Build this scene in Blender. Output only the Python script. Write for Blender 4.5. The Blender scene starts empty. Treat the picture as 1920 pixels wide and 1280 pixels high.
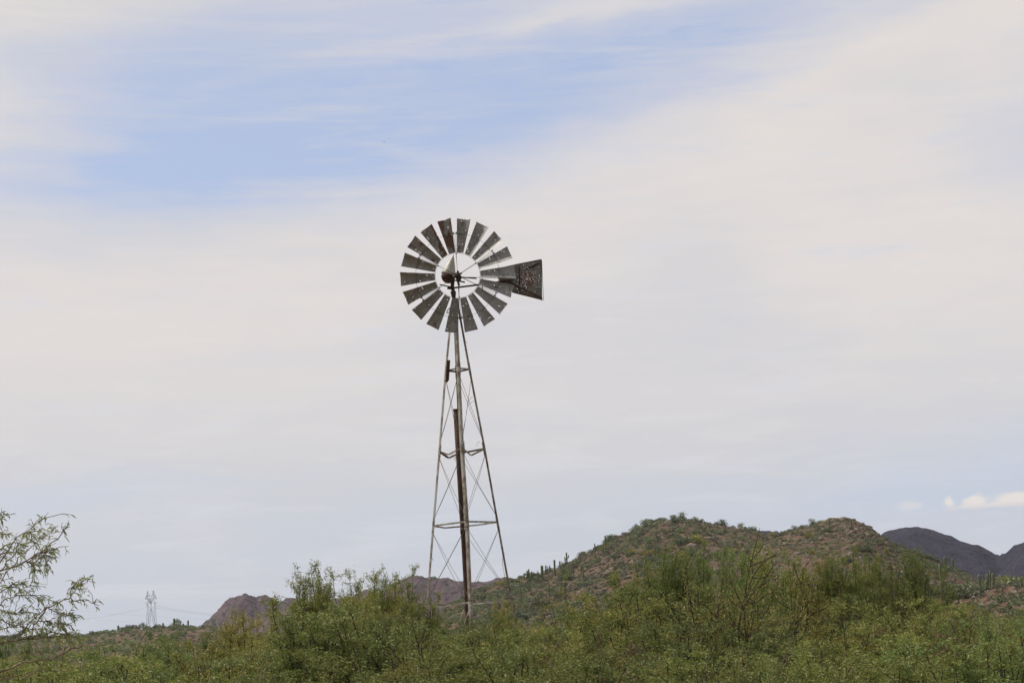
import bpy, math
import numpy as np
from mathutils import Matrix, Vector

rad = math.radians
SC = bpy.context.scene
COL = SC.collection

# ------------------------------------------------------------------ camera
F, PITCH, ROLL, EYE = 3300.0, 9.9, -3.0, 1.6      # focal length in 1920-wide pixels
cam = bpy.data.cameras.new("camera")
cam.sensor_width = 36.0
cam.lens = 36.0 * F / 1920.0
cam.clip_start, cam.clip_end = 0.1, 40000.0
cam_o = bpy.data.objects.new("camera", cam)
COL.objects.link(cam_o)
cam_o.location = (0, 0, EYE)
CR = Matrix.Rotation(rad(90 + PITCH), 3, 'X') @ Matrix.Rotation(rad(ROLL), 3, 'Z')
cam_o.rotation_euler = CR.to_euler()
SC.camera = cam_o


def at(px, py, Y):
    """world point at depth Y that the photograph shows at (px, py)"""
    d = CR @ Vector(((px - 960) / F, -(py - 640) / F, -1.0))
    return Vector((d.x, d.y, d.z)) * (Y / d.y) + Vector((0, 0, EYE))


def azel(px, py):
    d = (CR @ Vector(((px - 960) / F, -(py - 640) / F, -1.0))).normalized()
    return math.atan2(d.x, d.y), math.asin(d.z)


# ------------------------------------------------------------------ view, sun, sky
SC.view_settings.view_transform = 'Standard'
SC.view_settings.look = 'None'
SC.view_settings.exposure = 0.0
SC.view_settings.gamma = 1.0
SC.render.engine = 'CYCLES'
SC.cycles.max_bounces = 6
SC.cycles.diffuse_bounces = 3
SC.cycles.transparent_max_bounces = 16
SC.cycles.volume_bounces = 1
SC.cycles.use_denoising = True

SUN_EL, SUN_AZ = rad(58), rad(-72)       # azimuth clockwise from +Y (view direction)
sun = bpy.data.lights.new("sun", 'SUN')
sun.energy, sun.angle, sun.color = 4.3, rad(0.9), (1.0, 0.93, 0.82)
sun_o = bpy.data.objects.new("sun", sun)
COL.objects.link(sun_o)
to_sun = Vector((math.cos(SUN_EL) * math.sin(SUN_AZ), math.cos(SUN_EL) * math.cos(SUN_AZ), math.sin(SUN_EL)))
sun_o.rotation_euler = to_sun.to_track_quat('Z', 'Y').to_euler()

world = bpy.data.worlds.new("World")
SC.world = world
world.use_nodes = True


class G:
    """small helper to write node graphs"""
    def __init__(self, tree):
        self.t = tree
        tree.nodes.clear()

    def n(self, typ, **kw):
        nd = self.t.nodes.new(typ)
        for k, v in kw.items():
            setattr(nd, k, v)
        return nd

    def put(self, sock, v):
        if isinstance(v, bpy.types.NodeSocket):
            self.t.links.new(v, sock)
        elif v is not None:
            sock.default_value = v

    def m(self, op, a, b=None, c=None, clamp=False):
        nd = self.n('ShaderNodeMath', operation=op, use_clamp=clamp)
        self.put(nd.inputs[0], a); self.put(nd.inputs[1], b)
        if c is not None: self.put(nd.inputs[2], c)
        return nd.outputs[0]

    def mix(self, f, a, b, blend='MIX'):
        nd = self.n('ShaderNodeMix', data_type='RGBA', blend_type=blend)
        self.put(nd.inputs[0], f); self.put(nd.inputs[6], a); self.put(nd.inputs[7], b)
        return nd.outputs[2]

    def step(self, v, lo, hi, a=0.0, b=1.0):
        nd = self.n('ShaderNodeMapRange', interpolation_type='SMOOTHSTEP')
        self.put(nd.inputs[0], v)
        nd.inputs[1].default_value = lo; nd.inputs[2].default_value = hi
        nd.inputs[3].default_value = a; nd.inputs[4].default_value = b
        return nd.outputs[0]

    def noise(self, vec, scale, detail=4, rough=0.55, dist=0.0, out=0):
        nd = self.n('ShaderNodeTexNoise')
        if vec is not None: self.put(nd.inputs['Vector'], vec)
        nd.inputs['Scale'].default_value = scale
        nd.inputs['Detail'].default_value = detail
        nd.inputs['Roughness'].default_value = rough
        nd.inputs['Distortion'].default_value = dist
        return nd.outputs[out]

    def mapping(self, vec, scale=(1, 1, 1), rot=(0, 0, 0), loc=(0, 0, 0)):
        nd = self.n('ShaderNodeMapping')
        self.put(nd.inputs[0], vec)
        nd.inputs[1].default_value = loc; nd.inputs[2].default_value = rot; nd.inputs[3].default_value = scale
        return nd.outputs[0]

    def comb(self, x, y, z=0.0):
        nd = self.n('ShaderNodeCombineXYZ')
        self.put(nd.inputs[0], x); self.put(nd.inputs[1], y); self.put(nd.inputs[2], z)
        return nd.outputs[0]


def build_sky():
    g = G(world.node_tree)
    tc = g.n('ShaderNodeTexCoord').outputs['Generated']
    nrm = g.n('ShaderNodeVectorMath', operation='NORMALIZE'); g.put(nrm.inputs[0], tc)
    sep = g.n('ShaderNodeSeparateXYZ'); g.put(sep.inputs[0], nrm.outputs[0])
    az = g.m('ARCTAN2', sep.outputs[0], sep.outputs[1])
    el = g.m('ARCSINE', sep.outputs[2])
    base = g.comb(az, el)
    # wispy warp of the cloud edges
    wn = g.n('ShaderNodeTexNoise'); g.put(wn.inputs['Vector'], g.mapping(base, (9, 26, 1), (0, 0, rad(-12))))
    wn.inputs['Scale'].default_value = 1.0; wn.inputs['Detail'].default_value = 6; wn.inputs['Roughness'].default_value = 0.6
    ws = g.n('ShaderNodeSeparateColor'); g.put(ws.inputs[0], wn.outputs[1])
    azw = g.m('ADD', az, g.m('MULTIPLY', g.m('SUBTRACT', ws.outputs[0], 0.5), 0.10))
    elw = g.m('ADD', el, g.m('MULTIPLY', g.m('SUBTRACT', ws.outputs[1], 0.5), 0.030))

    def blob(cx, cy, sx, sy, rot, amp, a=azw, e=elw):
        a0, e0 = azel(cx, cy)
        r = rad(rot + 3.0)
        c, s = math.cos(r), math.sin(r)
        da = g.m('SUBTRACT', a, a0); de = g.m('SUBTRACT', e, e0)
        u = g.m('ADD', g.m('MULTIPLY', da, c), g.m('MULTIPLY', de, s))
        v = g.m('SUBTRACT', g.m('MULTIPLY', de, c), g.m('MULTIPLY', da, s))
        q = g.m('ADD', g.m('POWER', g.m('MULTIPLY', u, F / sx), 2.0), g.m('POWER', g.m('MULTIPLY', v, F / sy), 2.0))
        return g.m('MULTIPLY', g.m('EXPONENT', g.m('MULTIPLY', q, -1.0)), amp)

    blue = None
    for b in [(250, 310, 430, 80, 1, .62), (640, 250, 480, 110, 8, .50), (250, 150, 480, 130, 0, .50), (700, 90, 600, 130, 4, .42),
              (1050, 190, 420, 110, 14, .42), (1350, 100, 420, 100, 12, .24), (1500, 20, 360, 70, 10, .18), (560, 345, 330, 45, 0, .35),
              (1900, 900, 330, 75, 0, .52), (100, 930, 330, 40, 0, .38), (800, 985, 900, 60, 0, .20), (1150, 60, 300, 60, 0, .2),
              (1930, 250, 160, 110, 0, .25), (1450, 1010, 500, 70, 0, .15),
              (120, 20, 300, 60, 8, -.42), (1130, 20, 110, 24, 4, -.34), (620, 0, 500, 60, 0, .2), (-60, 205, 150, 90, 0, -.35), (1700, 90, 330, 60, 22, -.12),
              (700, 95, 170, 12, 0, -.18), (350, 240, 320, 22, 2, -.20), (480, 150, 260, 18, 10, -.14), (700, 285, 120, 10, -12, -.2), (1000, 55, 60, 12, 10, -.25)]:
        k = blob(*b)
        blue = k if blue is None else g.m('ADD', blue, k)
    # the far sky beyond the frame keeps the same thin broken veil
    wide = g.noise(g.mapping(base, (1.6, 3.2, 1), (0, 0, rad(-15)), (3.1, 0.4, 0)), 1.0, 3, 0.5)
    out = g.step(el, 0.44, 0.62)
    blue = g.m('ADD', blue, g.m('MULTIPLY', g.m('MULTIPLY', g.m('SUBTRACT', wide, 0.42), 1.6), out))
    streak = g.noise(g.mapping(base, (7, 46, 1), (0, 0, rad(-9)), (0, 0, 0)), 1.0, 7, 0.62)
    streak2 = g.noise(g.mapping(base, (16, 60, 1), (0, 0, rad(-14)), (5, 2, 0)), 1.0, 6, 0.6)
    blue = g.m('ADD', blue, g.m('MULTIPLY', g.m('SUBTRACT', streak, 0.5), 0.42))
    blue = g.m('ADD', blue, g.m('MULTIPLY', g.m('SUBTRACT', streak2, 0.5), 0.26))
    fib = g.noise(g.mapping(base, (5, 58, 1), (0, 0, rad(-7)), (9, 4, 0)), 1.0, 8, 0.68, 0.6)
    fib2 = g.noise(g.mapping(base, (11, 70, 1), (0, 0, rad(-22)), (2, 8, 0)), 1.0, 7, 0.66, 0.4)
    blue = g.m('MULTIPLY', blue, g.step(fib, 0.42, 0.74, 1.04, 0.62))
    blue = g.m('ADD', blue, g.step(fib2, 0.52, 0.74, 0.0, 0.26))
    blue = g.m('ADD', blue, g.m('MULTIPLY', g.m('SUBTRACT', fib2, 0.5), -0.22))
    blue = g.m('ADD', g.m('MULTIPLY', blue, 1.0), 0.0, clamp=True)

    sky = g.n('ShaderNodeTexSky', sky_type='NISHITA', sun_disc=False, sun_elevation=SUN_EL, sun_rotation=SUN_AZ,
              altitude=600.0, air_density=1.0, dust_density=1.2, ozone_density=1.5)
    skyc = g.mix(1.0, sky.outputs[0], (0.115, 0.115, 0.115, 1), 'MULTIPLY')
    # thin high veil everywhere: the blue is never pure
    thin = g.mix(0.62, skyc, (0.555, 0.632, 0.850, 1))
    # cloud sheet: warm white near the middle, cooler grey low down
    low = g.step(el, 0.00, 0.21, 1.0, 0.0)
    cl = g.mix(low, (0.760, 0.715, 0.690, 1), (0.545, 0.585, 0.640, 1))
    gr = g.noise(g.mapping(base, (3.5, 9, 1), (0, 0, rad(-8)), (1.7, 0, 0)), 1.0, 4, 0.5)
    cl = g.mix(g.step(gr, 0.42, 0.66, 0.0, 0.75), cl, (0.650, 0.645, 0.670, 1))
    cl = g.mix(g.step(fib2, 0.46, 0.72, 0.0, 0.40), cl, (0.82, 0.775, 0.745, 1))
    col = g.mix(blue, cl, thin)
    # small heap clouds low over the right-hand mountain
    cn = g.n('ShaderNodeTexNoise'); g.put(cn.inputs['Vector'], base)
    cn.inputs['Scale'].default_value = 95.0; cn.inputs['Detail'].default_value = 4
    cs = g.n('ShaderNodeSeparateColor'); g.put(cs.inputs[0], cn.outputs[1])
    ca = g.m('ADD', az, g.m('MULTIPLY', g.m('SUBTRACT', cs.outputs[0], 0.5), 0.010))
    ce = g.m('ADD', el, g.m('MULTIPLY', g.m('SUBTRACT', cs.outputs[1], 0.5), 0.008))
    heap = None
    for b in [(1886, 934, 27, 14, 0, 1.0), (1912, 938, 22, 11, 0, .7), (1832, 935, 14, 12, 0, .95), (1812, 942, 16, 8, 0, .6),
              (1776, 941, 12, 12, 0, .85), (1840, 950, 52, 5, 0, .55), (1695, 946, 22, 13, 0, .50), (1722, 949, 18, 8, 0, .36),
              (1790, 955, 50, 5, 0, .3), (1985, 930, 60, 22, 0, 1.0), (2090, 925, 50, 16, 0, .9)]:
        k = blob(*b, a=ca, e=ce)
        heap = k if heap is None else g.m('ADD', heap, k)
    hm = g.step(heap, 0.24, 0.90, 0.0, 0.85)
    a0, e0 = azel(1850, 956)
    hc = g.mix(g.step(el, e0 - 0.001, e0 + 0.005), (0.62, 0.59, 0.64, 1), (0.86, 0.79, 0.71, 1))
    col = g.mix(hm, col, hc)
    bg = g.n('ShaderNodeBackground'); g.put(bg.inputs[0], col); bg.inputs[1].default_value = 1.0
    wo = g.n('ShaderNodeOutputWorld'); g.put(wo.inputs[0], bg.outputs[0])


build_sky()


# ------------------------------------------------------------------ tagging and linking
def tag(o, label=None, cat=None, group=None, kind=None):
    if label: o['label'] = label
    if cat: o['category'] = cat
    if group: o['group'] = group
    if kind: o['kind'] = kind
    return o


def empty(name, loc, rz=0.0):
    o = bpy.data.objects.new(name, None)
    o.empty_display_size = 0.2
    COL.objects.link(o)
    o.location = loc
    o.rotation_euler = (0, 0, rz)
    return o


def mesh_obj(name, V, Fc, mat, parent=None, smooth=False, loc=None):
    V = np.asarray(V, np.float32).reshape(-1, 3)
    me = bpy.data.meshes.new(name)
    if isinstance(Fc, np.ndarray) and Fc.ndim == 2:
        nf, k = Fc.shape
        me.vertices.add(len(V)); me.vertices.foreach_set('co', V.ravel())
        me.loops.add(nf * k); me.loops.foreach_set('vertex_index', Fc.astype(np.int32).ravel())
        me.polygons.add(nf)
        me.polygons.foreach_set('loop_start', np.arange(0, nf * k, k, dtype=np.int32))
        me.update(calc_edges=True)
    else:
        me.from_pydata([tuple(map(float, v)) for v in V], [], [tuple(int(i) for i in f) for f in Fc])
        me.update()
    if smooth:
        me.polygons.foreach_set('use_smooth', np.ones(len(me.polygons), bool))
    me.materials.append(mat)
    o = bpy.data.objects.new(name, me)
    COL.objects.link(o)
    if parent: o.parent = parent
    if loc is not None: o.location = loc
    return o


class MB:
    """collects shapes into one mesh"""
    def __init__(self):
        self.V, self.F = [], []

    def add(self, V, Fc):
        b = len(self.V)
        self.V += [tuple(map(float, v)) for v in V]
        self.F += [tuple(i + b for i in f) for f in Fc]

    def tube(self, pts, radii, n=6, caps=True):
        pts = [Vector(p) for p in pts]
        if not hasattr(radii, '__len__'): radii = [radii] * len(pts)
        rings = []
        d0 = (pts[1] - pts[0]).normalized()
        ref = Vector((0, 0, 1)) if abs(d0.z) < 0.9 else Vector((1, 0, 0))
        u = d0.cross(ref).normalized()
        for i, p in enumerate(pts):
            a = pts[max(i - 1, 0)]; b = pts[min(i + 1, len(pts) - 1)]
            d = (b - a).normalized()
            u = (u - d * u.dot(d)).normalized()
            w = d.cross(u)
            rings.append([p + (u * math.cos(2 * math.pi * k / n) + w * math.sin(2 * math.pi * k / n)) * radii[i] for k in range(n)])
        V = [v for r in rings for v in r]
        Fc = []
        for i in range(len(pts) - 1):
            for k in range(n):
                k2 = (k + 1) % n
                Fc.append((i * n + k, i * n + k2, (i + 1) * n + k2, (i + 1) * n + k))
        if caps:
            Fc.append(tuple(range(n))[::-1]); Fc.append(tuple((len(pts) - 1) * n + k for k in range(n)))
        self.add(V, Fc)

    def bar(self, a, b, w, h, up=(0, 0, 1)):
        """rectangular bar from a to b"""
        a, b = Vector(a), Vector(b)
        d = (b - a).normalized(); up = Vector(up)
        s = d.cross(up)
        s = s.normalized() if s.length > 1e-4 else d.cross(Vector((1, 0, 0))).normalized()
        t = s.cross(d)
        V = [p + s * (i * w / 2) + t * (j * h / 2) for p in (a, b) for i, j in ((-1, -1), (1, -1), (1, 1), (-1, 1))]
        self.add(V, [(0, 1, 2, 3)[::-1], (4, 5, 6, 7), (0, 1, 5, 4), (1, 2, 6, 5), (2, 3, 7, 6), (3, 0, 4, 7)])

    def angle(self, a, b, f1, f2, w, t):
        """angle iron with its corner on a-b and flanges along f1 and f2"""
        a, b = Vector(a), Vector(b)
        d = (b - a).normalized()
        f1 = Vector(f1); f1 = (f1 - d * f1.dot(d)).normalized()
        f2 = Vector(f2); f2 = (f2 - d * f2.dot(d)).normalized()
        prof = [Vector((0, 0, 0)), f1 * w, f1 * w + f2 * t, f1 * t + f2 * t, f2 * w + f1 * t, f2 * w]
        V = [p + q for p in (a, b) for q in prof]
        Fc = [(i, (i + 1) % 6, 6 + (i + 1) % 6, 6 + i) for i in range(6)]
        Fc += [(3, 2, 1, 0), (5, 4, 3, 0), (6, 7, 8, 9), (6, 9, 10, 11)]
        self.add(V, Fc)

    def lathe(self, prof, axis_o, axis_d, n=20, squash=1.0):
        """prof: (distance along the axis, radius)"""
        o = Vector(axis_o); d = Vector(axis_d).normalized()
        u = d.cross(Vector((0, 1, 0.01))).normalized(); w = d.cross(u)
        V = []
        for s, r in prof:
            for k in range(n):
                c = 2 * math.pi * k / n
                V.append(o + d * s + u * (r * math.cos(c)) + w * (r * squash * math.sin(c)))
        Fc = []
        for i in range(len(prof) - 1):
            for k in range(n):
                k2 = (k + 1) % n
                Fc.append((i * n + k, i * n + k2, (i + 1) * n + k2, (i + 1) * n + k))
        Fc.append(tuple(range(n))[::-1]); Fc.append(tuple((len(prof) - 1) * n + k for k in range(n)))
        self.add(V, Fc)

    def build(self, name, mat, parent=None, smooth=False, loc=None):
        return mesh_obj(name, self.V, self.F, mat, parent, smooth, loc)


# ------------------------------------------------------------------ materials
def new_mat(name):
    m = bpy.data.materials.new(name)
    m.use_nodes = True
    return m, G(m.node_tree)


def principled(g, col, rough=0.8, metal=0.0, spec=0.3, bump=None, bstr=0.3, bdist=0.02):
    p = g.n('ShaderNodeBsdfPrincipled')
    g.put(p.inputs['Base Color'], col); g.put(p.inputs['Roughness'], rough)
    g.put(p.inputs['Metallic'], metal); g.put(p.inputs['Specular IOR Level'], spec)
    if bump is not None:
        b = g.n('ShaderNodeBump'); g.put(b.inputs['Height'], bump)
        b.inputs['Strength'].default_value = bstr; b.inputs['Distance'].default_value = bdist
        g.put(p.inputs['Normal'], b.outputs[0])
    return p.outputs[0]


def finish(g, sh):
    o = g.n('ShaderNodeOutputMaterial'); g.put(o.inputs[0], sh)


def leaf_mat(name, c1, c2, dry, dry_amt=0.12, trans=0.3):
    m, g = new_mat(name)
    geo = g.n('ShaderNodeNewGeometry'); oi = g.n('ShaderNodeObjectInfo')
    tc = g.n('ShaderNodeTexCoord').outputs['Object']
    isl = geo.outputs['Random Per Island']
    col = g.mix(isl, c1 + (1,), c2 + (1,))
    big = g.noise(tc, 1.3, 3, 0.6)
    col = g.mix(g.step(big, 0.50, 0.66, 0.0, 0.32), col, dry + (1,))
    col = g.mix(g.m('GREATER_THAN', g.m('FRACT', g.m('MULTIPLY', isl, 37.7)), 1 - dry_amt), col, dry + (1,))
    hs = g.n('ShaderNodeHueSaturation'); g.put(hs.inputs['Color'], col)
    g.put(hs.inputs['Hue'], g.m('ADD', g.m('MULTIPLY', oi.outputs['Random'], 0.030), 0.485))
    g.put(hs.inputs['Value'], g.m('ADD', g.m('MULTIPLY', g.m('FRACT', g.m('MULTIPLY', oi.outputs['Random'], 7.3)), 0.50), 0.70))
    p = g.n('ShaderNodeBsdfPrincipled')
    g.put(p.inputs['Base Color'], hs.outputs[0]); p.inputs['Roughness'].default_value = 0.55
    p.inputs['Specular IOR Level'].default_value = 0.35
    t = g.n('ShaderNodeBsdfTranslucent'); g.put(t.inputs[0], hs.outputs[0])
    mx = g.n('ShaderNodeMixShader'); mx.inputs[0].default_value = trans
    g.put(mx.inputs[1], p.outputs[0]); g.put(mx.inputs[2], t.outputs[0])
    finish(g, mx.outputs[0])
    return m


def noise_mat(name, cols, scale=3.0, rough=0.85, bump=0.3, bdist=0.02, fine=None, metal=0.0, spec=0.3):
    m, g = new_mat(name)
    tc = g.n('ShaderNodeTexCoord').outputs['Object']
    col = cols[0] + (1,)
    for i, c in enumerate(cols[1:]):
        f = g.noise(g.mapping(tc, loc=(i * 7.3, i * 3.1, i)), scale * (1 + 1.7 * i), 5, 0.62)
        col = g.mix(g.step(f, 0.46, 0.60), col, c + (1,))
    finish(g, principled(g, col, rough, metal, spec, g.noise(tc, fine or scale * 6, 4, 0.6), bump, bdist))
    return m


def hill_mat(name, reds, tan, grey, green, scale, green_amt):
    m, g = new_mat(name)
    tc = g.n('ShaderNodeTexCoord').outputs['Object']
    a = g.noise(tc, scale, 6, 0.62, 0.4)
    b = g.noise(g.mapping(tc, loc=(31, 7, 3)), scale * 3.3, 6, 0.65)
    c = g.noise(g.mapping(tc, loc=(3, 57, 9)), scale * 11, 5, 0.7)
    col = g.mix(g.step(a, 0.40, 0.62), reds[0] + (1,), reds[1] + (1,))
    col = g.mix(g.step(b, 0.54, 0.68, 0.0, 0.8), col, tan + (1,))
    col = g.mix(g.step(c, 0.55, 0.66, 0.0, 0.75), col, grey + (1,))
    d = g.noise(g.mapping(tc, loc=(13, 17, 39)), scale * 6.5, 5, 0.6)
    lo = 0.62 - green_amt * 0.2
    col = g.mix(g.step(d, lo, lo + 0.10, 0.0, 0.85), col, green + (1,))
    v = g.n('ShaderNodeTexVoronoi'); g.put(v.inputs['Vector'], tc); v.inputs['Scale'].default_value = scale * 14
    h = g.m('ADD', g.m('MULTIPLY', v.outputs[0], 0.6), c)
    finish(g, principled(g, col, 0.95, 0, 0.15, h, 0.9, 0.6 / max(scale * 14, .1)))
    return m


def sheet_metal(name, base, rust, rust_bias, hole_scale, hole_amt, centre=None, radius=0.3):
    """weathered galvanised sheet with rust and shot holes that go right through"""
    m, g = new_mat(name)
    tc = g.n('ShaderNodeTexCoord').outputs['Object']
    oi = g.n('ShaderNodeObjectInfo')
    off = g.n('ShaderNodeVectorMath', operation='ADD')
    g.put(off.inputs[0], tc)
    g.put(off.inputs[1], g.comb(g.m('MULTIPLY', oi.outputs['Random'], 37.0), 0.0, g.m('MULTIPLY', oi.outputs['Random'], 91.0)))
    P = off.outputs[0]
    # flatten along the sheet normal so that holes go straight through
    flat = g.mapping(P, (1, 0, 1))
    at_ = g.n('ShaderNodeAttribute', attribute_type='OBJECT', attribute_name='rust')
    n1 = g.noise(P, 5.0, 6, 0.65); n2 = g.noise(P, 22.0, 5, 0.6)
    col = g.mix(g.step(n1, 0.35, 0.65), base[0] + (1,), base[1] + (1,))
    col = g.mix(g.step(n2, 0.50, 0.75, 0, 0.5), col, base[2] + (1,))
    rn = g.m('ADD', g.noise(g.mapping(P, (6, 6, 3.2), loc=(3, 1, 8)), 1.0, 5, 0.62), g.m('MULTIPLY', at_.outputs['Fac'], 0.22))
    rm = g.step(g.m('ADD', rn, rust_bias), 0.60, 0.72)
    if centre:
        dn = g.n('ShaderNodeVectorMath', operation='DISTANCE'); g.put(dn.inputs[0], g.mapping(tc, (1, 0, 1)))
        dn.inputs[1].default_value = (centre[0], 0, centre[1])
        fall = g.step(dn.outputs['Value'], radius * 0.1, radius, 1.0, 0.0)
        rm = g.m('MAXIMUM', rm, g.step(g.m('ADD', g.m('MULTIPLY', fall, 0.5), g.m('MULTIPLY', n2, 0.7)), 0.56, 0.78))
    v = g.n('ShaderNodeTexVoronoi', voronoi_dimensions='2D')
    sp = g.n('ShaderNodeSeparateXYZ'); g.put(sp.inputs[0], flat)
    g.put(v.inputs['Vector'], g.comb(sp.outputs[0], sp.outputs[2])); v.inputs['Scale'].default_value = hole_scale
    cs = g.n('ShaderNodeSeparateColor'); g.put(cs.inputs[0], v.outputs['Color'])
    amt = hole_amt
    if centre:
        amt = g.m('ADD', g.m('MULTIPLY', fall, 0.62), hole_amt)
    on = g.m('LESS_THAN', cs.outputs[0], amt)
    rr = g.m('ADD', g.m('MULTIPLY', g.m('POWER', cs.outputs[1], 2.0), 0.20), 0.10)
    hole = g.m('MULTIPLY', g.m('LESS_THAN', v.outputs['Distance'], rr), on)
    ring = g.m('MULTIPLY', g.step(v.outputs['Distance'], 0.25, 0.60, 1.0, 0.0), on)
    dent = g.m('MULTIPLY', g.step(v.outputs['Distance'], 0.10, 0.32, 1.0, 0.0),
               g.m('GREATER_THAN', cs.outputs[0], 0.86))
    col = g.mix(g.m('MULTIPLY', g.m('MAXIMUM', rm, g.m('MULTIPLY', ring, 0.5)), 0.88), col, rust + (1,))
    col = g.mix(g.m('MULTIPLY', dent, 0.7), col, (0.035, 0.025, 0.02, 1))
    p = principled(g, col, 0.55, 0.25, 0.5, g.noise(P, 9.0, 3, 0.5), 0.25, 0.02)
    tr = g.n('ShaderNodeBsdfTransparent')
    mx = g.n('ShaderNodeMixShader'); g.put(mx.inputs[0], hole); g.put(mx.inputs[1], p); g.put(mx.inputs[2], tr.outputs[0])
    finish(g, mx.outputs[0])
    return m


GREY = ((.165, .168, .162), (.240, .245, .238), (.105, .100, .090))
M = dict(
    blade=sheet_metal('blade_sheet', GREY, (.085, .032, .018), -.02, 26.0, .13),
    vane=sheet_metal('vane_sheet', ((0.100, 0.096, 0.085), (0.130, 0.125, 0.110), (0.060, 0.052, 0.045)), (0.085, 0.032, 0.020), .06, 36.0, .045, (0.62, -0.02), 0.36),
    hood=sheet_metal('hood_sheet', ((.30, .30, .27), (.36, .36, .33), (.20, .19, .165)), (.10, .045, .03), -.05, 9.0, .0),
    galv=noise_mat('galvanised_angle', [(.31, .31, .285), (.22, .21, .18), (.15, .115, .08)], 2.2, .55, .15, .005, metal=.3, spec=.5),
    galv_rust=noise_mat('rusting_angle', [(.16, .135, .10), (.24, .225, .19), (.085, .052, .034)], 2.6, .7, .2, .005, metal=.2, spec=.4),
    rust=noise_mat('dark_rust', [(.050, .027, .018), (.085, .040, .024), (.028, .018, .014)], 9, .85, .4, .01),
    iron=noise_mat('old_iron', [(.030, .021, .017), (.055, .033, .023)], 12, .7, .3, .01),
    wire=noise_mat('weathered_wire', [(.14, .13, .11), (.085, .06, .045)], 4, .6, .1, .002, metal=.3),
    wood=noise_mat('grey_brown_board', [(.060, .036, .024), (.11, .075, .05)], 9, .9, .4, .01),
    pylon=noise_mat('pylon_steel', [(.13, .13, .135), (.10, .10, .105)], .2, .6, .0),
    bark=noise_mat('mesquite_bark', [(.050, .036, .026), (.085, .062, .044), (.030, .022, .018)], 14, .95, .6, .01),
    bark_pale=noise_mat('pale_twig_bark', [(.16, .12, .08), (.10, .07, .048)], 14, .9, .5, .005),
    bark_red=noise_mat('reddish_twig_bark', [(.095, .052, .034), (.055, .030, .022)], 14, .9, .5, .005),
    leaf=leaf_mat('mesquite_leaf', (0.128, 0.168, 0.035), (0.238, 0.284, 0.067), (0.255, 0.215, 0.070), trans=.28),
    leaf_deep=leaf_mat('deep_green_leaf', (0.086, 0.134, 0.034), (0.162, 0.222, 0.058), (0.216, 0.204, 0.072), .08, .28),
    leaf_yellow=leaf_mat('yellow_green_leaf', (0.162, 0.181, 0.034), (0.274, 0.280, 0.065), (0.291, 0.213, 0.073), .18, .28),
    leaf_near=leaf_mat('near_mesquite_leaf', (0.138, 0.200, 0.061), (0.276, 0.345, 0.127), (0.253, 0.301, 0.110), .06, .42),
    leaf_dry=leaf_mat('dry_shrub_leaf', (.13, .105, .050), (.19, .15, .075), (.16, .09, .05), .3),
    shrub=leaf_mat('hill_shrub_leaf', (0.104, 0.135, 0.065), (0.171, 0.202, 0.104), (0.171, 0.163, 0.091), .08, .15),
    shrub_dark=leaf_mat('dark_hill_shrub_leaf', (0.076, 0.104, 0.060), (0.122, 0.153, 0.086), (0.122, 0.111, 0.065), .08, .15),
    shrub_grey=leaf_mat('grey_hill_shrub_leaf', (0.128, 0.137, 0.091), (0.189, 0.195, 0.137), (0.171, 0.143, 0.104), .2, .15),
    saguaro=noise_mat('saguaro_skin', [(0.090, 0.105, 0.051), (0.129, 0.133, 0.074)], 1.5, .8, .3, .02),
    bird=noise_mat('dark_plumage', [(.03, .03, .035), (.05, .05, .05)], 20, .7, .1, .002),
    rock=noise_mat('pale_rock', [(0.123, 0.090, 0.072), (0.085, 0.061, 0.048), (0.178, 0.151, 0.119)], .9, .95, .5, .1),
    ground=noise_mat('desert_floor', [(.20, .13, .09), (.26, .19, .135), (.10, .105, .055)], .35, .95, .5, .05, fine=9),
    hill=hill_mat('red_hill_ground', ((0.100, 0.061, 0.044), (0.130, 0.086, 0.062)), (0.166, 0.133, 0.089), (0.081, 0.072, 0.057), (0.059, 0.064, 0.032), .045, .75),
    bank=hill_mat('red_bank_ground', ((0.119, 0.056, 0.038), (0.145, 0.081, 0.056)), (0.187, 0.136, 0.093), (0.102, 0.076, 0.060), (0.072, 0.076, 0.038), .10, .6),
    far_hill=hill_mat('far_mountain_rock', ((0.073, 0.051, 0.056), (0.093, 0.063, 0.065)), (0.121, 0.087, 0.074), (0.048, 0.042, 0.056), (0.041, 0.043, 0.043), .010, .40),
    shadowed_hill=hill_mat('cloud_shadowed_rock', ((0.019, 0.017, 0.030), (0.024, 0.022, 0.035)), (0.042, 0.035, 0.042), (0.013, 0.012, 0.023), (0.019, 0.020, 0.024), .010, .55),  # cloud shadow over the right mountain is put into these rock colours
    low_hill=hill_mat('scrub_ridge_ground', ((0.119, 0.072, 0.053), (0.145, 0.098, 0.072)), (0.187, 0.140, 0.098), (0.102, 0.085, 0.072), (0.068, 0.075, 0.038), .045, .8),
)


# ------------------------------------------------------------------ numpy noise
def _hash(i, j, seed):
    h = (i.astype(np.int64) * 374761393 + j.astype(np.int64) * 668265263 + seed * 1274126177) & 0x7fffffff
    h = ((h ^ (h >> 13)) * 1274126177) & 0x7fffffff
    return ((h ^ (h >> 16)) & 0xffff) / 65535.0


def vnoise(x, y, seed=0):
    xi, yi = np.floor(x), np.floor(y)
    fx, fy = x - xi, y - yi
    fx = fx * fx * fx * (fx * (fx * 6 - 15) + 10); fy = fy * fy * fy * (fy * (fy * 6 - 15) + 10)
    a = _hash(xi, yi, seed); b = _hash(xi + 1, yi, seed); c = _hash(xi, yi + 1, seed); d = _hash(xi + 1, yi + 1, seed)
    return (a * (1 - fx) + b * fx) * (1 - fy) + (c * (1 - fx) + d * fx) * fy


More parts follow.
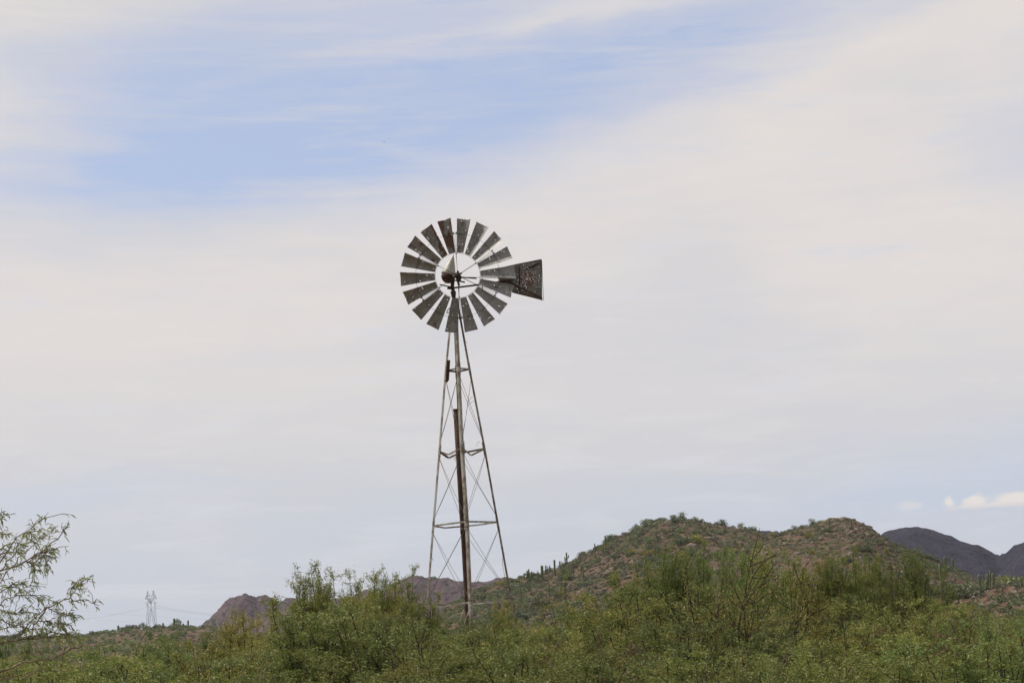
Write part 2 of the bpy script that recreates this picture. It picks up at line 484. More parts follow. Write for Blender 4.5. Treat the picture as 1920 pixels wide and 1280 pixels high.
def fbm(x, y, octv=5, seed=0, gain=0.5, ridged=False):
    s, amp, tot = 0.0, 1.0, 0.0
    for k in range(octv):
        n = vnoise(x * 2 ** k + 17.3 * k, y * 2 ** k - 9.1 * k, seed + k)
        if ridged: n = 1 - np.abs(2 * n - 1)
        s = s + n * amp; tot += amp; amp *= gain
    return s / tot


# ------------------------------------------------------------------ ground and hills
def ground_sheet():
    r = np.concatenate([[0.0], np.geomspace(6, 9000, 70)])
    a = np.linspace(0, 2 * math.pi, 97)[:-1]
    V = [(0, 0, 0)]
    for q in r[1:]:
        for t in a:
            x, y = q * math.sin(t), q * math.cos(t)
            V.append((x, y, 0.0))
    V = np.array(V)
    d = np.hypot(V[:, 0], V[:, 1])
    V[:, 2] = (fbm(V[:, 0] / 9, V[:, 1] / 9, 4, 5) - .5) * 0.35 * np.clip(d / 10, 0, 1) * np.clip(300 / (d + 1), 0, 1) - 0.03
    n = len(a)
    Fc = [(0, 1 + k, 1 + (k + 1) % n) for k in range(n)]
    for i in range(len(r) - 2):
        for k in range(n):
            p, q = 1 + i * n + k, 1 + i * n + (k + 1) % n
            Fc.append((p, p + n, q + n, q))
    o = mesh_obj('ground', V, Fc, M['ground'], smooth=True)
    return tag(o, 'flat desert floor of reddish soil under the brush', kind='structure')


class Ridge:
    def __init__(self, name, prof, front, back, n_u, n_f, n_b, p, bulge, crest_n, seed, mat, label, freq):
        pts = np.array([tuple(at(px, py, D)) for px, py, D in prof])
        xs = np.array([q[0] for q in prof], float)
        u = np.linspace(xs[0], xs[-1], n_u)
        # smooth interpolation of the crest line
        C = np.stack([np.interp(u, xs, pts[:, k]) for k in range(3)], 1)
        ker = np.hanning(max(5, n_u // 70) | 1); ker /= ker.sum(); h = len(ker) // 2
        for k in range(3):
            C[:, k] = np.convolve(np.pad(C[:, k], h, mode='edge'), ker, 'valid')
        t = np.concatenate([-np.linspace(1, 0, n_f + 1) ** 1.15, np.linspace(0, 1, n_b + 1)[1:]])
        R = C[:, :2] / np.linalg.norm(C[:, :2], axis=1)[:, None]
        W = np.where(t < 0, front, back)
        X = C[:, None, 0] + R[:, None, 0] * (t * W)[None]
        Y = C[:, None, 1] + R[:, None, 1] * (t * W)[None]
        base = -1.5
        sh = np.clip(1 - np.abs(t) ** p, 0, 1)[None]
        H = (C[:, 2] - base)[:, None]
        Z = base + H * sh
        g = fbm(X / freq, Y / (freq * 1.6), 5, seed, .52, True) - .62
        side = np.clip(np.abs(t) * 4, 0, 1)[None] * np.clip((1 - np.abs(t)) * 3, 0, 1)[None]
        Z = Z + g * H * bulge * side
        f = fbm(X / (freq * .16), Y / (freq * .16), 4, seed + 9, .6) - .5
        Z = Z + f * crest_n * np.clip((1 - np.abs(t)) * 4, 0, 1)[None]
        self.P = np.stack([X, Y, Z], 2)
        self.t, self.u = t, u
        n_t = len(t)
        i = np.arange(n_u - 1)[:, None]; j = np.arange(n_t - 1)[None]
        q = (i * n_t + j)
        Fc = np.stack([q, q + n_t, q + n_t + 1, q + 1], 2).reshape(-1, 4)
        self.o = mesh_obj(name, self.P.reshape(-1, 3), Fc, mat, smooth=True)
        tag(self.o, label, kind='structure')

    def point(self, px, t):
        """surface point on the ray column through crest pixel px"""
        i = np.interp(px, self.u, np.arange(len(self.u)))
        j = np.interp(t, self.t, np.arange(len(self.t)))
        i0 = int(min(i, len(self.u) - 2)); j0 = int(min(j, len(self.t) - 2))
        a, b = i - i0, j - j0
        P = self.P
        return Vector(((1 - a) * (1 - b) * P[i0, j0] + a * (1 - b) * P[i0 + 1, j0] + (1 - a) * b * P[i0, j0 + 1] + a * b * P[i0 + 1, j0 + 1]).tolist())


ground_sheet()
far_left = Ridge('mountain', [(60, 1262, 2750), (250, 1215, 2700), (370, 1185, 2650), (400, 1152, 2600), (430, 1123, 2600), (450, 1118, 2600), (470, 1116, 2600), (480, 1122, 2600),
                              (494, 1116, 2580), (512, 1124, 2560), (524, 1128, 2560), (536, 1122, 2560), (558, 1122, 2560), (575, 1129, 2550), (620, 1124, 2500),
                              (663, 1120, 2480), (685, 1106, 2460), (697, 1111, 2450), (712, 1116, 2450), (730, 1100, 2420), (752, 1091, 2400), (772, 1083, 2400),
                              (790, 1084, 2400), (800, 1088, 2400), (830, 1086, 2400), (855, 1091, 2380), (885, 1091, 2380), (915, 1089, 2380), (950, 1083, 2400),
                              (1000, 1090, 2450), (1100, 1110, 2500), (1300, 1120, 2600), (1500, 1150, 2600), (1700, 1182, 2600)],
                 620, 700, 760, 130, 30, 1.15, .60, 12, 3, M['far_hill'],
                 'distant purple brown rocky mountains low on the left horizon', 150)
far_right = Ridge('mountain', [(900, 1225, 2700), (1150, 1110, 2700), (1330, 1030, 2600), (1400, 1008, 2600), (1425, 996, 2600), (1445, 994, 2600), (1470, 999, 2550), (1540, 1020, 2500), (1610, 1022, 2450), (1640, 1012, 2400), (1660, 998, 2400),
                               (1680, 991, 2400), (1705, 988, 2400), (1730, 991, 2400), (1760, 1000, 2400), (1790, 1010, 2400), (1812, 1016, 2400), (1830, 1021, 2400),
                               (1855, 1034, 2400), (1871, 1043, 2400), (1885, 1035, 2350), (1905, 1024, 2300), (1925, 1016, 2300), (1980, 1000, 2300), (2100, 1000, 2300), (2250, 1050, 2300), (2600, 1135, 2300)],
                  560, 700, 620, 110, 26, 1.2, .38, 11, 8, M['shadowed_hill'],
                  'cloud-shadowed slate blue mountain behind the rocky hill on the right', 170)
low_left = Ridge('hill', [(-1300, 1345, 620), (-800, 1270, 620), (-400, 1225, 620), (-150, 1210, 620), (0, 1200, 620), (60, 1196, 620), (100, 1194, 630), (150, 1193, 640), (200, 1187, 650), (240, 1180, 650), (280, 1177, 650), (330, 1173, 650),
                          (375, 1174, 650), (410, 1180, 660), (470, 1196, 670), (560, 1215, 680), (700, 1222, 680), (900, 1238, 680)],
                 150, 150, 260, 60, 14, 1.25, .30, 1.6, 21, M['low_hill'],
                 'low scrubby ridge with small cacti on its crest, far left', 34)
hill_a = Ridge('hill', [(640, 1232, 520), (800, 1165, 520), (850, 1132, 520), (885, 1113, 520), (920, 1099, 520), (960, 1090, 520), (985, 1084, 520), (1010, 1079, 520), (1035, 1072, 520), (1055, 1062, 520), (1075, 1051, 520), (1100, 1038, 520), (1120, 1028, 520), (1140, 1016, 520),
                        (1165, 1004, 520), (1190, 995, 520), (1220, 984, 520), (1245, 978, 520), (1275, 974, 520), (1300, 976, 520), (1330, 981, 520), (1370, 990, 520),
                        (1410, 997, 520), (1450, 1007, 530), (1500, 1015, 540), (1580, 1030, 550), (1700, 1070, 560), (1800, 1120, 560), (2050, 1162, 560)],
               215, 200, 560, 190, 30, 1.18, .20, 1.9, 31, M['hill'],
               'reddish rocky hill dotted with green shrubs, tallest rounded summit right of windmill', 48)
hill_b = Ridge('hill', [(1020, 1205, 430), (1150, 1150, 430), (1240, 1098, 430), (1330, 1052, 430), (1390, 1032, 430), (1440, 1014, 430), (1480, 1001, 430), (1520, 989, 430), (1545, 979, 430), (1565, 973, 430),
                        (1590, 973, 430), (1606, 977, 430), (1625, 986, 430), (1645, 1000, 430), (1665, 1013, 430), (1690, 1028, 430), (1730, 1045, 430), (1765, 1057, 430),
                        (1800, 1071, 430), (1835, 1087, 430), (1880, 1103, 430), (1950, 1130, 430), (2150, 1160, 430)],
               190, 180, 520, 180, 30, 1.15, .22, 2.2, 47, M['hill'],
               'second reddish rocky knoll with steep right side, right of the main hill', 42)
bank = Ridge('hill', [(1480, 1180, 280), (1600, 1140, 280), (1680, 1124, 280), (1740, 1117, 280), (1800, 1112, 280), (1850, 1104, 280), (1880, 1100, 280), (1910, 1099, 280), (1960, 1095, 280),
                      (2060, 1085, 280), (2200, 1100, 280), (2450, 1138, 280)],
             120, 120, 260, 90, 16, 1.4, .22, .8, 61, M['bank'],
             'low bank of red earth under saguaros at the right edge', 26)


# ------------------------------------------------------------------ rocks and ground cover on the hills
rng = np.random.default_rng(11)


def rocks(name, places, label):
    """places: (point, size); rough six to twelve sided stones in one mesh"""
    ico = np.array([(0, 0, 1), (.89, 0, .45), (.28, .85, .45), (-.72, .53, .45), (-.72, -.53, .45), (.28, -.85, .45),
                    (.72, .53, -.45), (-.28, .85, -.45), (-.89, 0, -.45), (-.28, -.85, -.45), (.72, -.53, -.45), (0, 0, -1)])
    f = np.array([(0, 1, 2), (0, 2, 3), (0, 3, 4), (0, 4, 5), (0, 5, 1), (1, 6, 2), (2, 7, 3), (3, 8, 4), (4, 9, 5), (5, 10, 1),
                  (6, 7, 2), (7, 8, 3), (8, 9, 4), (9, 10, 5), (10, 6, 1), (11, 7, 6), (11, 8, 7), (11, 9, 8), (11, 10, 9), (11, 6, 10)])
    Vs, Fs = [], []
    for k, (p, s) in enumerate(places):
        q = ico * rng.uniform(.6, 1.25, (12, 1)) * (s * rng.uniform(.7, 1.6), s * rng.uniform(.7, 1.4), s * rng.uniform(.45, .9))
        Vs.append(q + np.array(tuple(p))); Fs.append(f + 12 * k)
    o = mesh_obj(name, np.concatenate(Vs), np.concatenate(Fs), M['rock'])
    return tag(o, label, 'rocks', kind='stuff')


def scatter(R, n, px0, px1, t0, t1):
    return [R.point(a, b) for a, b in zip(rng.uniform(px0, px1, n), rng.uniform(t0, t1, n))]


pl = [(p, s) for p, s in zip(scatter(hill_a, 7000, 880, 1480, -.95, 0), rng.gamma(2.5, .11, 7000))]
pl += [(p, s) for p, s in zip(scatter(hill_a, 240, 1000, 1160, -.52, -.30), rng.gamma(3, .14, 240))]
pl += [(p, s) for p, s in zip(scatter(hill_a, 110, 1130, 1200, -.50, -.40), rng.gamma(3, .19, 110))]
rocks('rocks', pl, 'pale stones strewn over the main reddish hill')
pl = [(p, s) for p, s in zip(scatter(hill_b, 5500, 1330, 1850, -.9, 0), rng.gamma(2.5, .10, 5500))]
pl += [(p, s) for p, s in zip(scatter(hill_b, 420, 1540, 1665, -.25, .02), rng.gamma(3, .11, 420))]
pl += [(p, s) for p, s in zip(scatter(hill_b, 260, 1600, 1800, -.60, -.35), rng.gamma(3, .12, 260))]
rocks('rocks', pl, 'brown and tan stones strewn over the second knoll')
pl = [(p, s) for p, s in zip(scatter(bank, 700, 1680, 1980, -.6, .1), rng.gamma(2.2, .09, 700))]
pl += [(p, s) for p, s in zip(scatter(low_left, 900, 100, 470, -.7, 0), rng.gamma(2.2, .17, 900))]
rocks('rocks', pl, 'small stones on the low banks at both edges')


def leaf_quads(P, D, L, W, rng, droop=0.0):
    """narrow leaf quads at P along D, length L, width W"""
    n = len(P)
    D = D / np.linalg.norm(D, axis=1)[:, None]
    S = np.cross(D, rng.normal(size=(n, 3))); S /= np.linalg.norm(S, axis=1)[:, None]
    L = L[:, None]; W = W[:, None]
    a = P; b = P + D * L * .45 + S * W * .5; c = P + D * L; d = P + D * L * .45 - S * W * .5
    c = c - np.array([0, 0, 1.0]) * L * droop
    V = np.stack([a, b, c, d], 1).reshape(-1, 3)
    return V, np.arange(4 * n).reshape(n, 4)


def shrub_mesh(seed, n, flat=.75, leaf=.16, open_=0.0):
    """unit shrub: about 1 m in radius, dome of leaf clumps"""
    r = np.random.default_rng(seed)
    k = 16
    cs = r.normal(size=(k, 3)); cs /= np.linalg.norm(cs, axis=1)[:, None]
    cs *= r.uniform(.30, .85, (k, 1)); cs[:, 2] = np.abs(cs[:, 2]) * flat + .18
    w = r.uniform(.16, .38, k)
    idx = r.integers(0, k, n)
    q = r.normal(size=(n, 3)); q /= np.linalg.norm(q, axis=1)[:, None]
    P = cs[idx] + q * (w[idx] * r.uniform(.45, 1.1 + open_, n))[:, None] * (1, 1, .85)
    P[:, 2] = np.maximum(P[:, 2], 0.0)
    D = q + r.normal(size=(n, 3)) * .6 + (0, 0, .3)
    return leaf_quads(P, D, r.uniform(.6, 1.3, n) * leaf, r.uniform(.5, 1.0, n) * leaf * .75, r)


shrub_protos = []
for k, (mt, n, fl, lf, op) in enumerate([('shrub', 700, .75, .17, 0), ('shrub_dark', 800, .8, .16, 0), ('shrub_grey', 520, .6, .15, .2),
                                         ('shrub', 560, .95, .16, .15), ('shrub_dark', 620, .6, .17, .1), ('leaf_yellow', 560, .8, .15, .2)]):
    V, Fc = shrub_mesh(100 + k, n, fl, lf, op)
    me_o = mesh_obj('desert_shrub', V, Fc, M[mt])
    shrub_protos.append(me_o.data)
    bpy.data.objects.remove(me_o)


SHADE = ['olive', 'dark green', 'grey green', 'tall olive', 'flat dark green', 'yellow green']


def place_shrub(p, r, kind, label, group, sz=None):
    o = bpy.data.objects.new('desert_shrub', shrub_protos[kind])
    COL.objects.link(o)
    o.location = (p[0], p[1], p[2] - .12 * r)
    o.scale = (r, r, (sz or r) * rng.uniform(.85, 1.15))
    o.rotation_euler = (0, 0, rng.uniform(0, 6.28))
    return tag(o, label, 'shrub', group)


def cover(name, pts, rads, mat, label):
    """small tufts too many to count, one mesh"""
    Vs, Fs, b = [], [], 0
    tm = [shrub_mesh(300 + k, 190, .7, .23) for k in range(5)]
    for p, r in zip(pts, rads):
        V, Fc = tm[rng.integers(0, 5)]
        a = rng.uniform(0, 6.28); c, s = math.cos(a) * r, math.sin(a) * r
        Q = np.stack([V[:, 0] * c - V[:, 1] * s, V[:, 0] * s + V[:, 1] * c, V[:, 2] * r * rng.uniform(.7, 1.2)], 1) + np.array(tuple(p))
        Vs.append(Q); Fs.append(Fc + b); b += len(V)
    o = mesh_obj(name, np.concatenate(Vs), np.concatenate(Fs), mat)
    return tag(o, label, 'scrub', kind='stuff')


cover('scrub', scatter(hill_a, 2600, 860, 1480, -.97, -.02), rng.gamma(5, .12, 2600), M['shrub_grey'], 'grey green scrub tufts over the main hill')
cover('scrub', scatter(hill_a, 900, 860, 1480, -.97, 0), rng.gamma(5, .13, 900), M['shrub_dark'], 'dark green scrub tufts over the main hill')
cover('scrub', scatter(hill_b, 2000, 1200, 1900, -.95, 0), rng.gamma(5, .10, 2000), M['shrub_grey'], 'grey green scrub tufts over the second knoll')
cover('scrub', scatter(hill_b, 800, 1200, 1900, -.95, -.03), rng.gamma(5, .13, 800), M['shrub'], 'olive scrub tufts over the second knoll')
cover('scrub', scatter(low_left, 1300, -100, 560, -.97, .05), rng.gamma(5, .20, 1300), M['shrub'], 'olive scrub tufts over the low left ridge')
cover('scrub', scatter(bank, 500, 1560, 2000, -.9, .1), rng.gamma(5, .09, 500), M['shrub_grey'], 'dry scrub tufts over the red bank')
cover('scrub', scatter(far_left, 900, 380, 1050, -.6, -.03), rng.gamma(5, .42, 900), M['shrub_dark'], 'dark scrub over the far left mountains')

cover('scrub', scatter(hill_a, 420, 880, 1480, -.95, -.02), rng.uniform(.8, 1.8, 420), M['shrub'], 'middle sized olive scrub over the main hill')
cover('scrub', scatter(hill_b, 330, 1300, 1880, -.9, -.05), rng.uniform(.6, 1.2, 330), M['shrub'], 'middle sized olive scrub over the second knoll')
cover('scrub', scatter(bank, 420, 1500, 2000, -.95, -.42), rng.uniform(.5, 1.3, 420), M['shrub'], 'olive scrub on the near side of the red bank')
cover('scrub', scatter(hill_a, 800, 700, 985, -.97, -.02), rng.uniform(.6, 1.5, 800), M['shrub'], 'olive scrub on the low left foot of the main hill')
# individual shrubs on the hills
ZA = [(900, 1060, 'the lower left slope of the main hill', 1.65),
      (1060, 1200, 'the steep left shoulder of the main hill', 1.65),
      (1200, 1340, 'the main hill under its rounded summit', 1.65),
      (1340, 1470, 'the saddle side of the main hill', 1.65)]


def zone(px, t, r, kind, zones):
    size = 'large' if r > (zones[0][3] * 1.12) else 'small' if r < zones[0][3] * .8 else 'middling'
    hi = 'high' if t > -.2 else 'midway up' if t > -.5 else 'low'
    for z in zones:
        if z[0] <= px < z[1]: return '%s %s shrub %s on %s' % (size, SHADE[kind], hi, z[2])
    return '%s %s shrub %s on %s' % (size, SHADE[kind], hi, zones[-1][2])


for k in range(160):
    px, t = rng.uniform(900, 1468), -rng.uniform(0.01, .93) ** 1.05
    if px < 1075 and t > -.10: t = -.12
    r, kk = rng.uniform(1.0, 2.4), int(rng.choice([0, 1, 2, 3, 4, 5], p=[.32, .28, .08, .15, .1, .07]))
    place_shrub(hill_a.point(px, t), r, kk, zone(px, t, r, kk, ZA), 'shrubs on the main hill')
for px, r, kk in [(1148, 2.3, 0), (1088, 1.9, 3), (1196, 1.9, 1), (1214, 2.1, 1), (1226, 1.6, 0), (1262, 1.6, 3), (1278, 1.9, 3), (1302, 1.5, 0), (1388, 1.8, 3), (1414, 1.6, 3), (1240, 1.4, 0),
                  (1068, 1.6, 0), (1172, 1.3, 4), (1345, 1.3, 1), (1400, 1.8, 1)]:
    where = 'left shoulder' if px < 1180 else 'rounded summit' if px < 1330 else 'saddle side'
    place_shrub(hill_a.point(px, -.015), r, kk, '%s %s shrub against the sky on the %s of the main hill' % ('large' if r > 1.85 else 'small' if r < 1.5 else 'middling', SHADE[kk], where), 'shrubs on the crest of the main hill')
ZB = [(1300, 1540, 'the left slope of the second knoll', 1.25),
      (1540, 1640, 'the second knoll under its rocky top', 1.25),
      (1640, 1900, 'the long right slope of the second knoll', 1.25)]
for k in range(78):
    px, t = rng.uniform(1340, 1850), -rng.uniform(0.01, .9)
    if 1545 < px < 1650 and t > -.35 and rng.uniform() < .8: continue
    r, kk = rng.uniform(.8, 1.7), int(rng.choice([0, 1, 3, 4, 5], p=[.35, .25, .15, .15, .1]))
    place_shrub(hill_b.point(px, t), r, kk, zone(px, t, r, kk, ZB), 'shrubs on the second knoll')
for px, r, kk in [(1440, .9, 0), (1470, 1.1, 0), (1490, 1.2, 3), (1508, 1.4, 0), (1524, 1.5, 3), (1540, 1.2, 5), (1455, 1.0, 1), (1480, 1.0, 5)]:
    place_shrub(hill_b.point(px, -.02), r, kk, '%s %s shrub against the sky on the left crest of the second knoll' % ('large' if r > 1.3 else 'small' if r < 1.05 else 'middling', SHADE[kk]), 'shrubs on the crest of the second knoll')
for px, t, r in [(1690, -.03, 1.5), (1705, -.06, 1.6), (1722, -.05, 1.5), (1740, -.05, 1.7), (1756, -.04, 1.5), (1700, -.14, 1.7), (1725, -.13, 1.6), (1750, -.12, 1.8), (1770, -.08, 1.4),
                 (1675, -.08, 1.3), (1780, -.05, 1.2), (1800, -.04, 1.1), (1735, -.20, 1.5), (1660, -.04, 1.2)]:
    place_shrub(hill_b.point(px, t), r, 1 if r > 1.45 else 0, '%s shrub %s in the dense patch right of the knoll top' % ('dark green' if r > 1.45 else 'olive', 'at the upper edge' if t > -.045 else 'in the middle' if t > -.09 else 'at the lower edge'), 'dense shrubs right of the knoll top')
for px, r in [(30, 2.6), (80, 2.2), (120, 2.3), (246, 3.0), (256, 2.2), (232, 1.8), (294, 2.0), (176, 2.3), (190, 2.0), (330, 1.2), (362, 1.2), (20, 2.0), (5, 2.6), (212, 1.5)]:
    place_shrub(low_left.point(px, -.03), r, 0 if r > 2 else 4, '%s shrub on the low left ridge crest, %s' % ('large olive' if r > 2.4 else 'olive' if r > 2 else 'flat dark green', 'behind the near arching twigs' if px < 150 else 'left of the power pylon' if px < 270 else 'right of the power pylon'), 'shrubs on the crest of the low left ridge')
for px, t, rx, rz, kk, lb in [(1800, -.18, 3.4, 2.3, 0, 'broad olive bush left of the clustered saguaros on the red bank'),
                              (1785, -.22, 2.0, 1.4, 0, 'olive bush just right of the tall saguaro'),
                              (1812, -.16, 2.4, 1.5, 3, 'rounded olive bush near the clustered saguaros'),
                              (1748, -.22, 2.2, 1.5, 1, 'dark bush just left of the tall saguaro'),
                              (1726, -.25, 2.6, 2.0, 3, 'bushy olive shrub left of the dark bush by the tall saguaro'),
                              (1838, -.27, 1.7, .9, 3, 'olive bush just below and left of the clustered saguaros'),
                              (1812, -.32, 2.8, 1.8, 1, 'dark olive bush lowest between the tall saguaro and the cluster'),
                              (1884, .10, 2.2, 2.6, 5, 'yellow green bush behind the clustered saguaros'),
                              (1872, .02, 1.7, 1.9, 0, 'rounded green bush directly behind the clustered saguaros'),
                              (1922, -.14, 3.6, 2.6, 0, 'dark green bush on red earth at the right edge'),
                              (1907, .0, 2.2, 2.1, 0, 'smaller green bush beside red earth near the right edge'),
                              (1698, -.28, 2.6, 1.8, 4, 'low grey green bush under the long right slope')]:
    o = place_shrub(bank.point(px, t), rx, kk, lb, 'bushes on the red bank', rz)
    o.name = 'bush'


# ------------------------------------------------------------------ saguaros
def column(base, h, r, lean=(0, 0), ribs=11, rings=9):
    """ribbed cactus column as vertices and faces"""
    n = ribs * 2
    V = []
    for i in range(rings + 3):
        if i <= rings: f = i / rings; rr = r * (.80 + .25 * math.sin(min(1, f * 1.3) * 1.9)); z = f * h
        else: k = i - rings; rr = r * (.72 if k == 1 else .30); z = h + r * (.45 if k == 1 else .68)
        for k in range(n):
            a = 2 * math.pi * k / n; q = rr * (1.0 if k % 2 == 0 else .84)
            V.append((base[0] + lean[0] * z + q * math.cos(a), base[1] + lean[1] * z + q * math.sin(a), base[2] + z))
    Fc = [(i * n + k, i * n + (k + 1) % n, (i + 1) * n + (k + 1) % n, (i + 1) * n + k) for i in range(rings + 2) for k in range(n)]
    Fc.append(tuple((rings + 2) * n + k for k in range(n)))
    return V, Fc


def saguaro(p, h, label, group, r=.22, arms=(), lean=(0, 0)):
    """arms: (height on stem, side angle, length)"""
    mb = MB(); mb.add(*column((0, 0, -.3), h + .3, r, lean))
    o = mb.build('saguaro', M['saguaro'], None, True, p)
    tag(o, label, 'cactus', group)
    for z, ang, L in arms:
        a = MB()
        c, s = math.cos(ang), math.sin(ang)
        out = r * 2.5
        pts = [(0, 0, z), (c * out * .6, s * out * .6, z + .02), (c * out, s * out, z + r * 1.2), (c * out * 1.02, s * out * 1.02, z + r * 1.2 + L), ]
        a.tube(pts, [r * .5, r * .62, r * .7, r * .62], 10)
        a.tube([(c * out * 1.02, s * out * 1.02, z + r * 1.2 + L), (c * out * 1.02, s * out * 1.02, z + r * 1.2 + L + r * .4)], [r * .60, r * .25], 10)
        a.build('arm', M['saguaro'], o, True)
    return o


def sag_px(D, px, top, bot, label, group, **kw):
    b, t = at(px, bot, D), at(px, top, D)
    return saguaro((b.x, b.y, b.z), t.z - b.z, label, group, **kw)


ZS = 'saguaros on the left skyline of the main hill'
for px, top, bot, lb, kw in [
    (983, 1075, 1083, 'short saguaro stub at the low left end of the hill skyline', {}),
    (989, 1070, 1084, 'saguaro with two stubby arms at the low left end of the hill skyline', dict(arms=((1.0, .2, .6), (.8, 3.3, .5)))),
    (992, 1067, 1083, 'saguaro leaning beside the one with two stubby arms', {}),
    (997, 1071, 1083, 'plain thin saguaro right of the stubby armed pair', dict(r=.16)),
    (1009, 1070, 1082, 'very thin saguaro between the stubby pair and green bush', dict(r=.13)),
    (1017, 1061, 1082, 'thick dark saguaro standing in front of a green bush on the skyline', dict(r=.36)),
    (1024, 1060, 1074, 'saguaro with one raised arm right of the thick dark one', dict(arms=((.7, .1, .8),))),
    (1031, 1060, 1071, 'small plain saguaro just left of the tall dark skyline saguaro', dict(r=.15)),
    (1041, 1050, 1082, 'tallest dark saguaro on the lower left skyline of the hill', dict(r=.26)),
    (1050, 1052, 1064, 'short saguaro halfway up the left skyline', dict(r=.17)),
    (1060, 1046, 1060, 'slim saguaro left of the branching skyline saguaro', dict(r=.16)),
    (1063, 1036, 1055, 'branching saguaro outlined on the sky halfway up the hill', dict(arms=((1.2, .1, .6), (.9, 3.2, .5)))),
    (1117, 1019, 1056, 'long thin saguaro on the upper left shoulder of the hill', dict(r=.15)),
    (1136, 1004, 1034, 'highest thin saguaro, beside a round shrub on the left shoulder', dict(r=.16)),
]:
    kw.setdefault('r', .2)
    sag_px(470, px, top, bot, lb, ZS, **kw)
for px, top, bot in [(1031, 1088, 1130), (1060, 1092, 1130), (1075, 1050, 1078), (1094, 1055, 1082), (1010, 1112, 1150), (1118, 1090, 1110), (978, 1100, 1140), (1005, 1118, 1145),
                     (1090, 1062, 1075), (1052, 1102, 1135), (1040, 1120, 1148)]:
    sag_px(400, px, top, bot, "pale slim saguaro low on the main hill's left slope, %s" % ('nearest the tower leg' if px < 1012 else 'halfway to the stony patch' if px < 1055 else 'on the steeper shoulder'), 'saguaros on the left slope of the main hill', r=.14)
ZL = 'saguaros on the low left ridge'
for px, top, bot, lb, r in [(353, 1163, 1180, 'tallest slender saguaro on the right end of the low left ridge', .30),
                            (344, 1169, 1182, 'stubby saguaro left of the tallest one on the low ridge', .28),
                            (327, 1160, 1178, 'thick saguaro right of the power pylon on the low ridge', .42),
                            (222, 1173, 1188, 'thicker of the saguaros left of the power pylon', .38),
                            (211, 1180, 1190, 'short saguaro at the left of the group by the round shrub', .22),
                            (232, 1177, 1185, 'short saguaro just left of the large round ridge shrub', .34),
                            (216, 1182, 1190, 'smallest saguaro stub on the low left ridge', .2),
                            (306, 1168, 1180, 'saguaro hidden in small bushes right of the pylon foot', .3)]:
    sag_px(640, px, top, bot + 3, lb, ZL, r=r)
ZR = 'saguaros on the right'
sag_px(250, 1769, 1059, 1128, 'tall single saguaro with a thick short stem at its foot, right side', ZR, r=.20, lean=(-.01, 0))
sag_px(248, 1768, 1090, 1124, 'thick short saguaro hugging the foot of the tall single one', ZR, r=.22)
sag_px(251, 1780, 1096, 1112, 'stubby saguaro arm like stem right of the tall single one', ZR, r=.16, arms=((.5, 0.1, .5),))
sag_px(300, 1742, 1093, 1120, 'thin distant saguaro left of the tall single one', ZR, r=.15)
sag_px(300, 1733, 1096, 1125, 'thin pinkish saguaro leftmost of the pair left of the tall one', ZR, r=.15)
sag_px(300, 1815, 1083, 1106, 'thin saguaro between the tall single one and the cluster', ZR, r=.12)
sag_px(262, 1838, 1078, 1108, 'saguaro standing apart just left of the cluster', ZR, r=.20)
sag_px(380, 1901, 1082, 1112, 'thin far saguaro right of the cluster above the red bank', ZR, r=.15)
sag_px(380, 1909, 1083, 1100, 'very thin far saguaro nearest the right edge', ZR, r=.12)
sag_px(400, 1556, 974, 984, 'tiny saguaro left on the top of the second knoll', 'saguaros on the knoll top', r=.16)
sag_px(400, 1597, 974, 984, 'tiny saguaro right on the top of the second knoll', 'saguaros on the knoll top', r=.16)
sag_px(1, 1, 1, 1, '', '') if False else None
for px, top, bot, lb in [(1739, 1038, 1052, 'bushy dark saguaro leftmost against the slate mountain'), (1773, 1045, 1062, 'dark saguaro above the tall single saguaro'),
                         (1788, 1048, 1070, 'dark saguaro rightmost on the long right slope'), (1746, 1045, 1075, 'pale thin saguaro on the long right slope')]:
    sag_px(425, px, top, bot, lb, 'saguaros on the long right slope', r=.30 if 'dark' in lb else .14)
# cluster: many columns from one root
cb = at(1861, 1135, 250)
clu = None
for i, (px, top, bot, r, dy) in enumerate([(1864, 1075, 1128, .19, 0), (1854, 1077, 1125, .17, .4), (1851, 1089, 1128, .19, -.3), (1844, 1095, 1126, .14, .1), (1847, 1103, 1127, .16, -.4),
                                           (1857, 1098, 1128, .18, -.5), (1862, 1091, 1126, .16, -.2), (1869, 1102, 1128, .17, .2), (1858, 1070, 1110, .11, .9), (1850, 1076, 1105, .12, .8), (1874, 1113, 1133, .20, 0)]):
    b, t = at(px, bot + 4, 250 + dy), at(px, top, 250 + dy)
    fx = (t.x - b.x) * .55 / max(.5, t.z - b.z)
    mb = MB(); mb.add(*column((0, 0, 0), t.z - b.z, r, (fx, 0)))
    if clu is None:
        clu = empty('saguaro', (cb.x, 250, b.z))
        tag(clu, 'saguaro cluster of many upright columns on the red bank', 'cactus', ZR)
    mb.build('column', M['saguaro'], clu, True, (b.x - cb.x, b.y - 250, b.z - clu.location.z))


# ------------------------------------------------------------------ windmill
WY = 38.0
AX = -1.21


def hd(z):
    return max(.035, 1.285 - .1315 * z)


mill = empty('windmill', (AX, WY, 0))
tag(mill, 'old multi-blade water pumping windmill on four-legged steel lattice tower above the brush', 'windmill')
LO = Vector((AX, WY, 0))
DIRS = dict(left=Vector((-1, .11, 0)), near=Vector((.06, -1, 0)), right=Vector((1, -.08, 0)), far=Vector((-.10, 1, 0)))
ORD = ['left', 'near', 'right', 'far']


def corner(k, z):
    d = DIRS[k]
    return Vector((d.x * hd(z), d.y * hd(z), z))


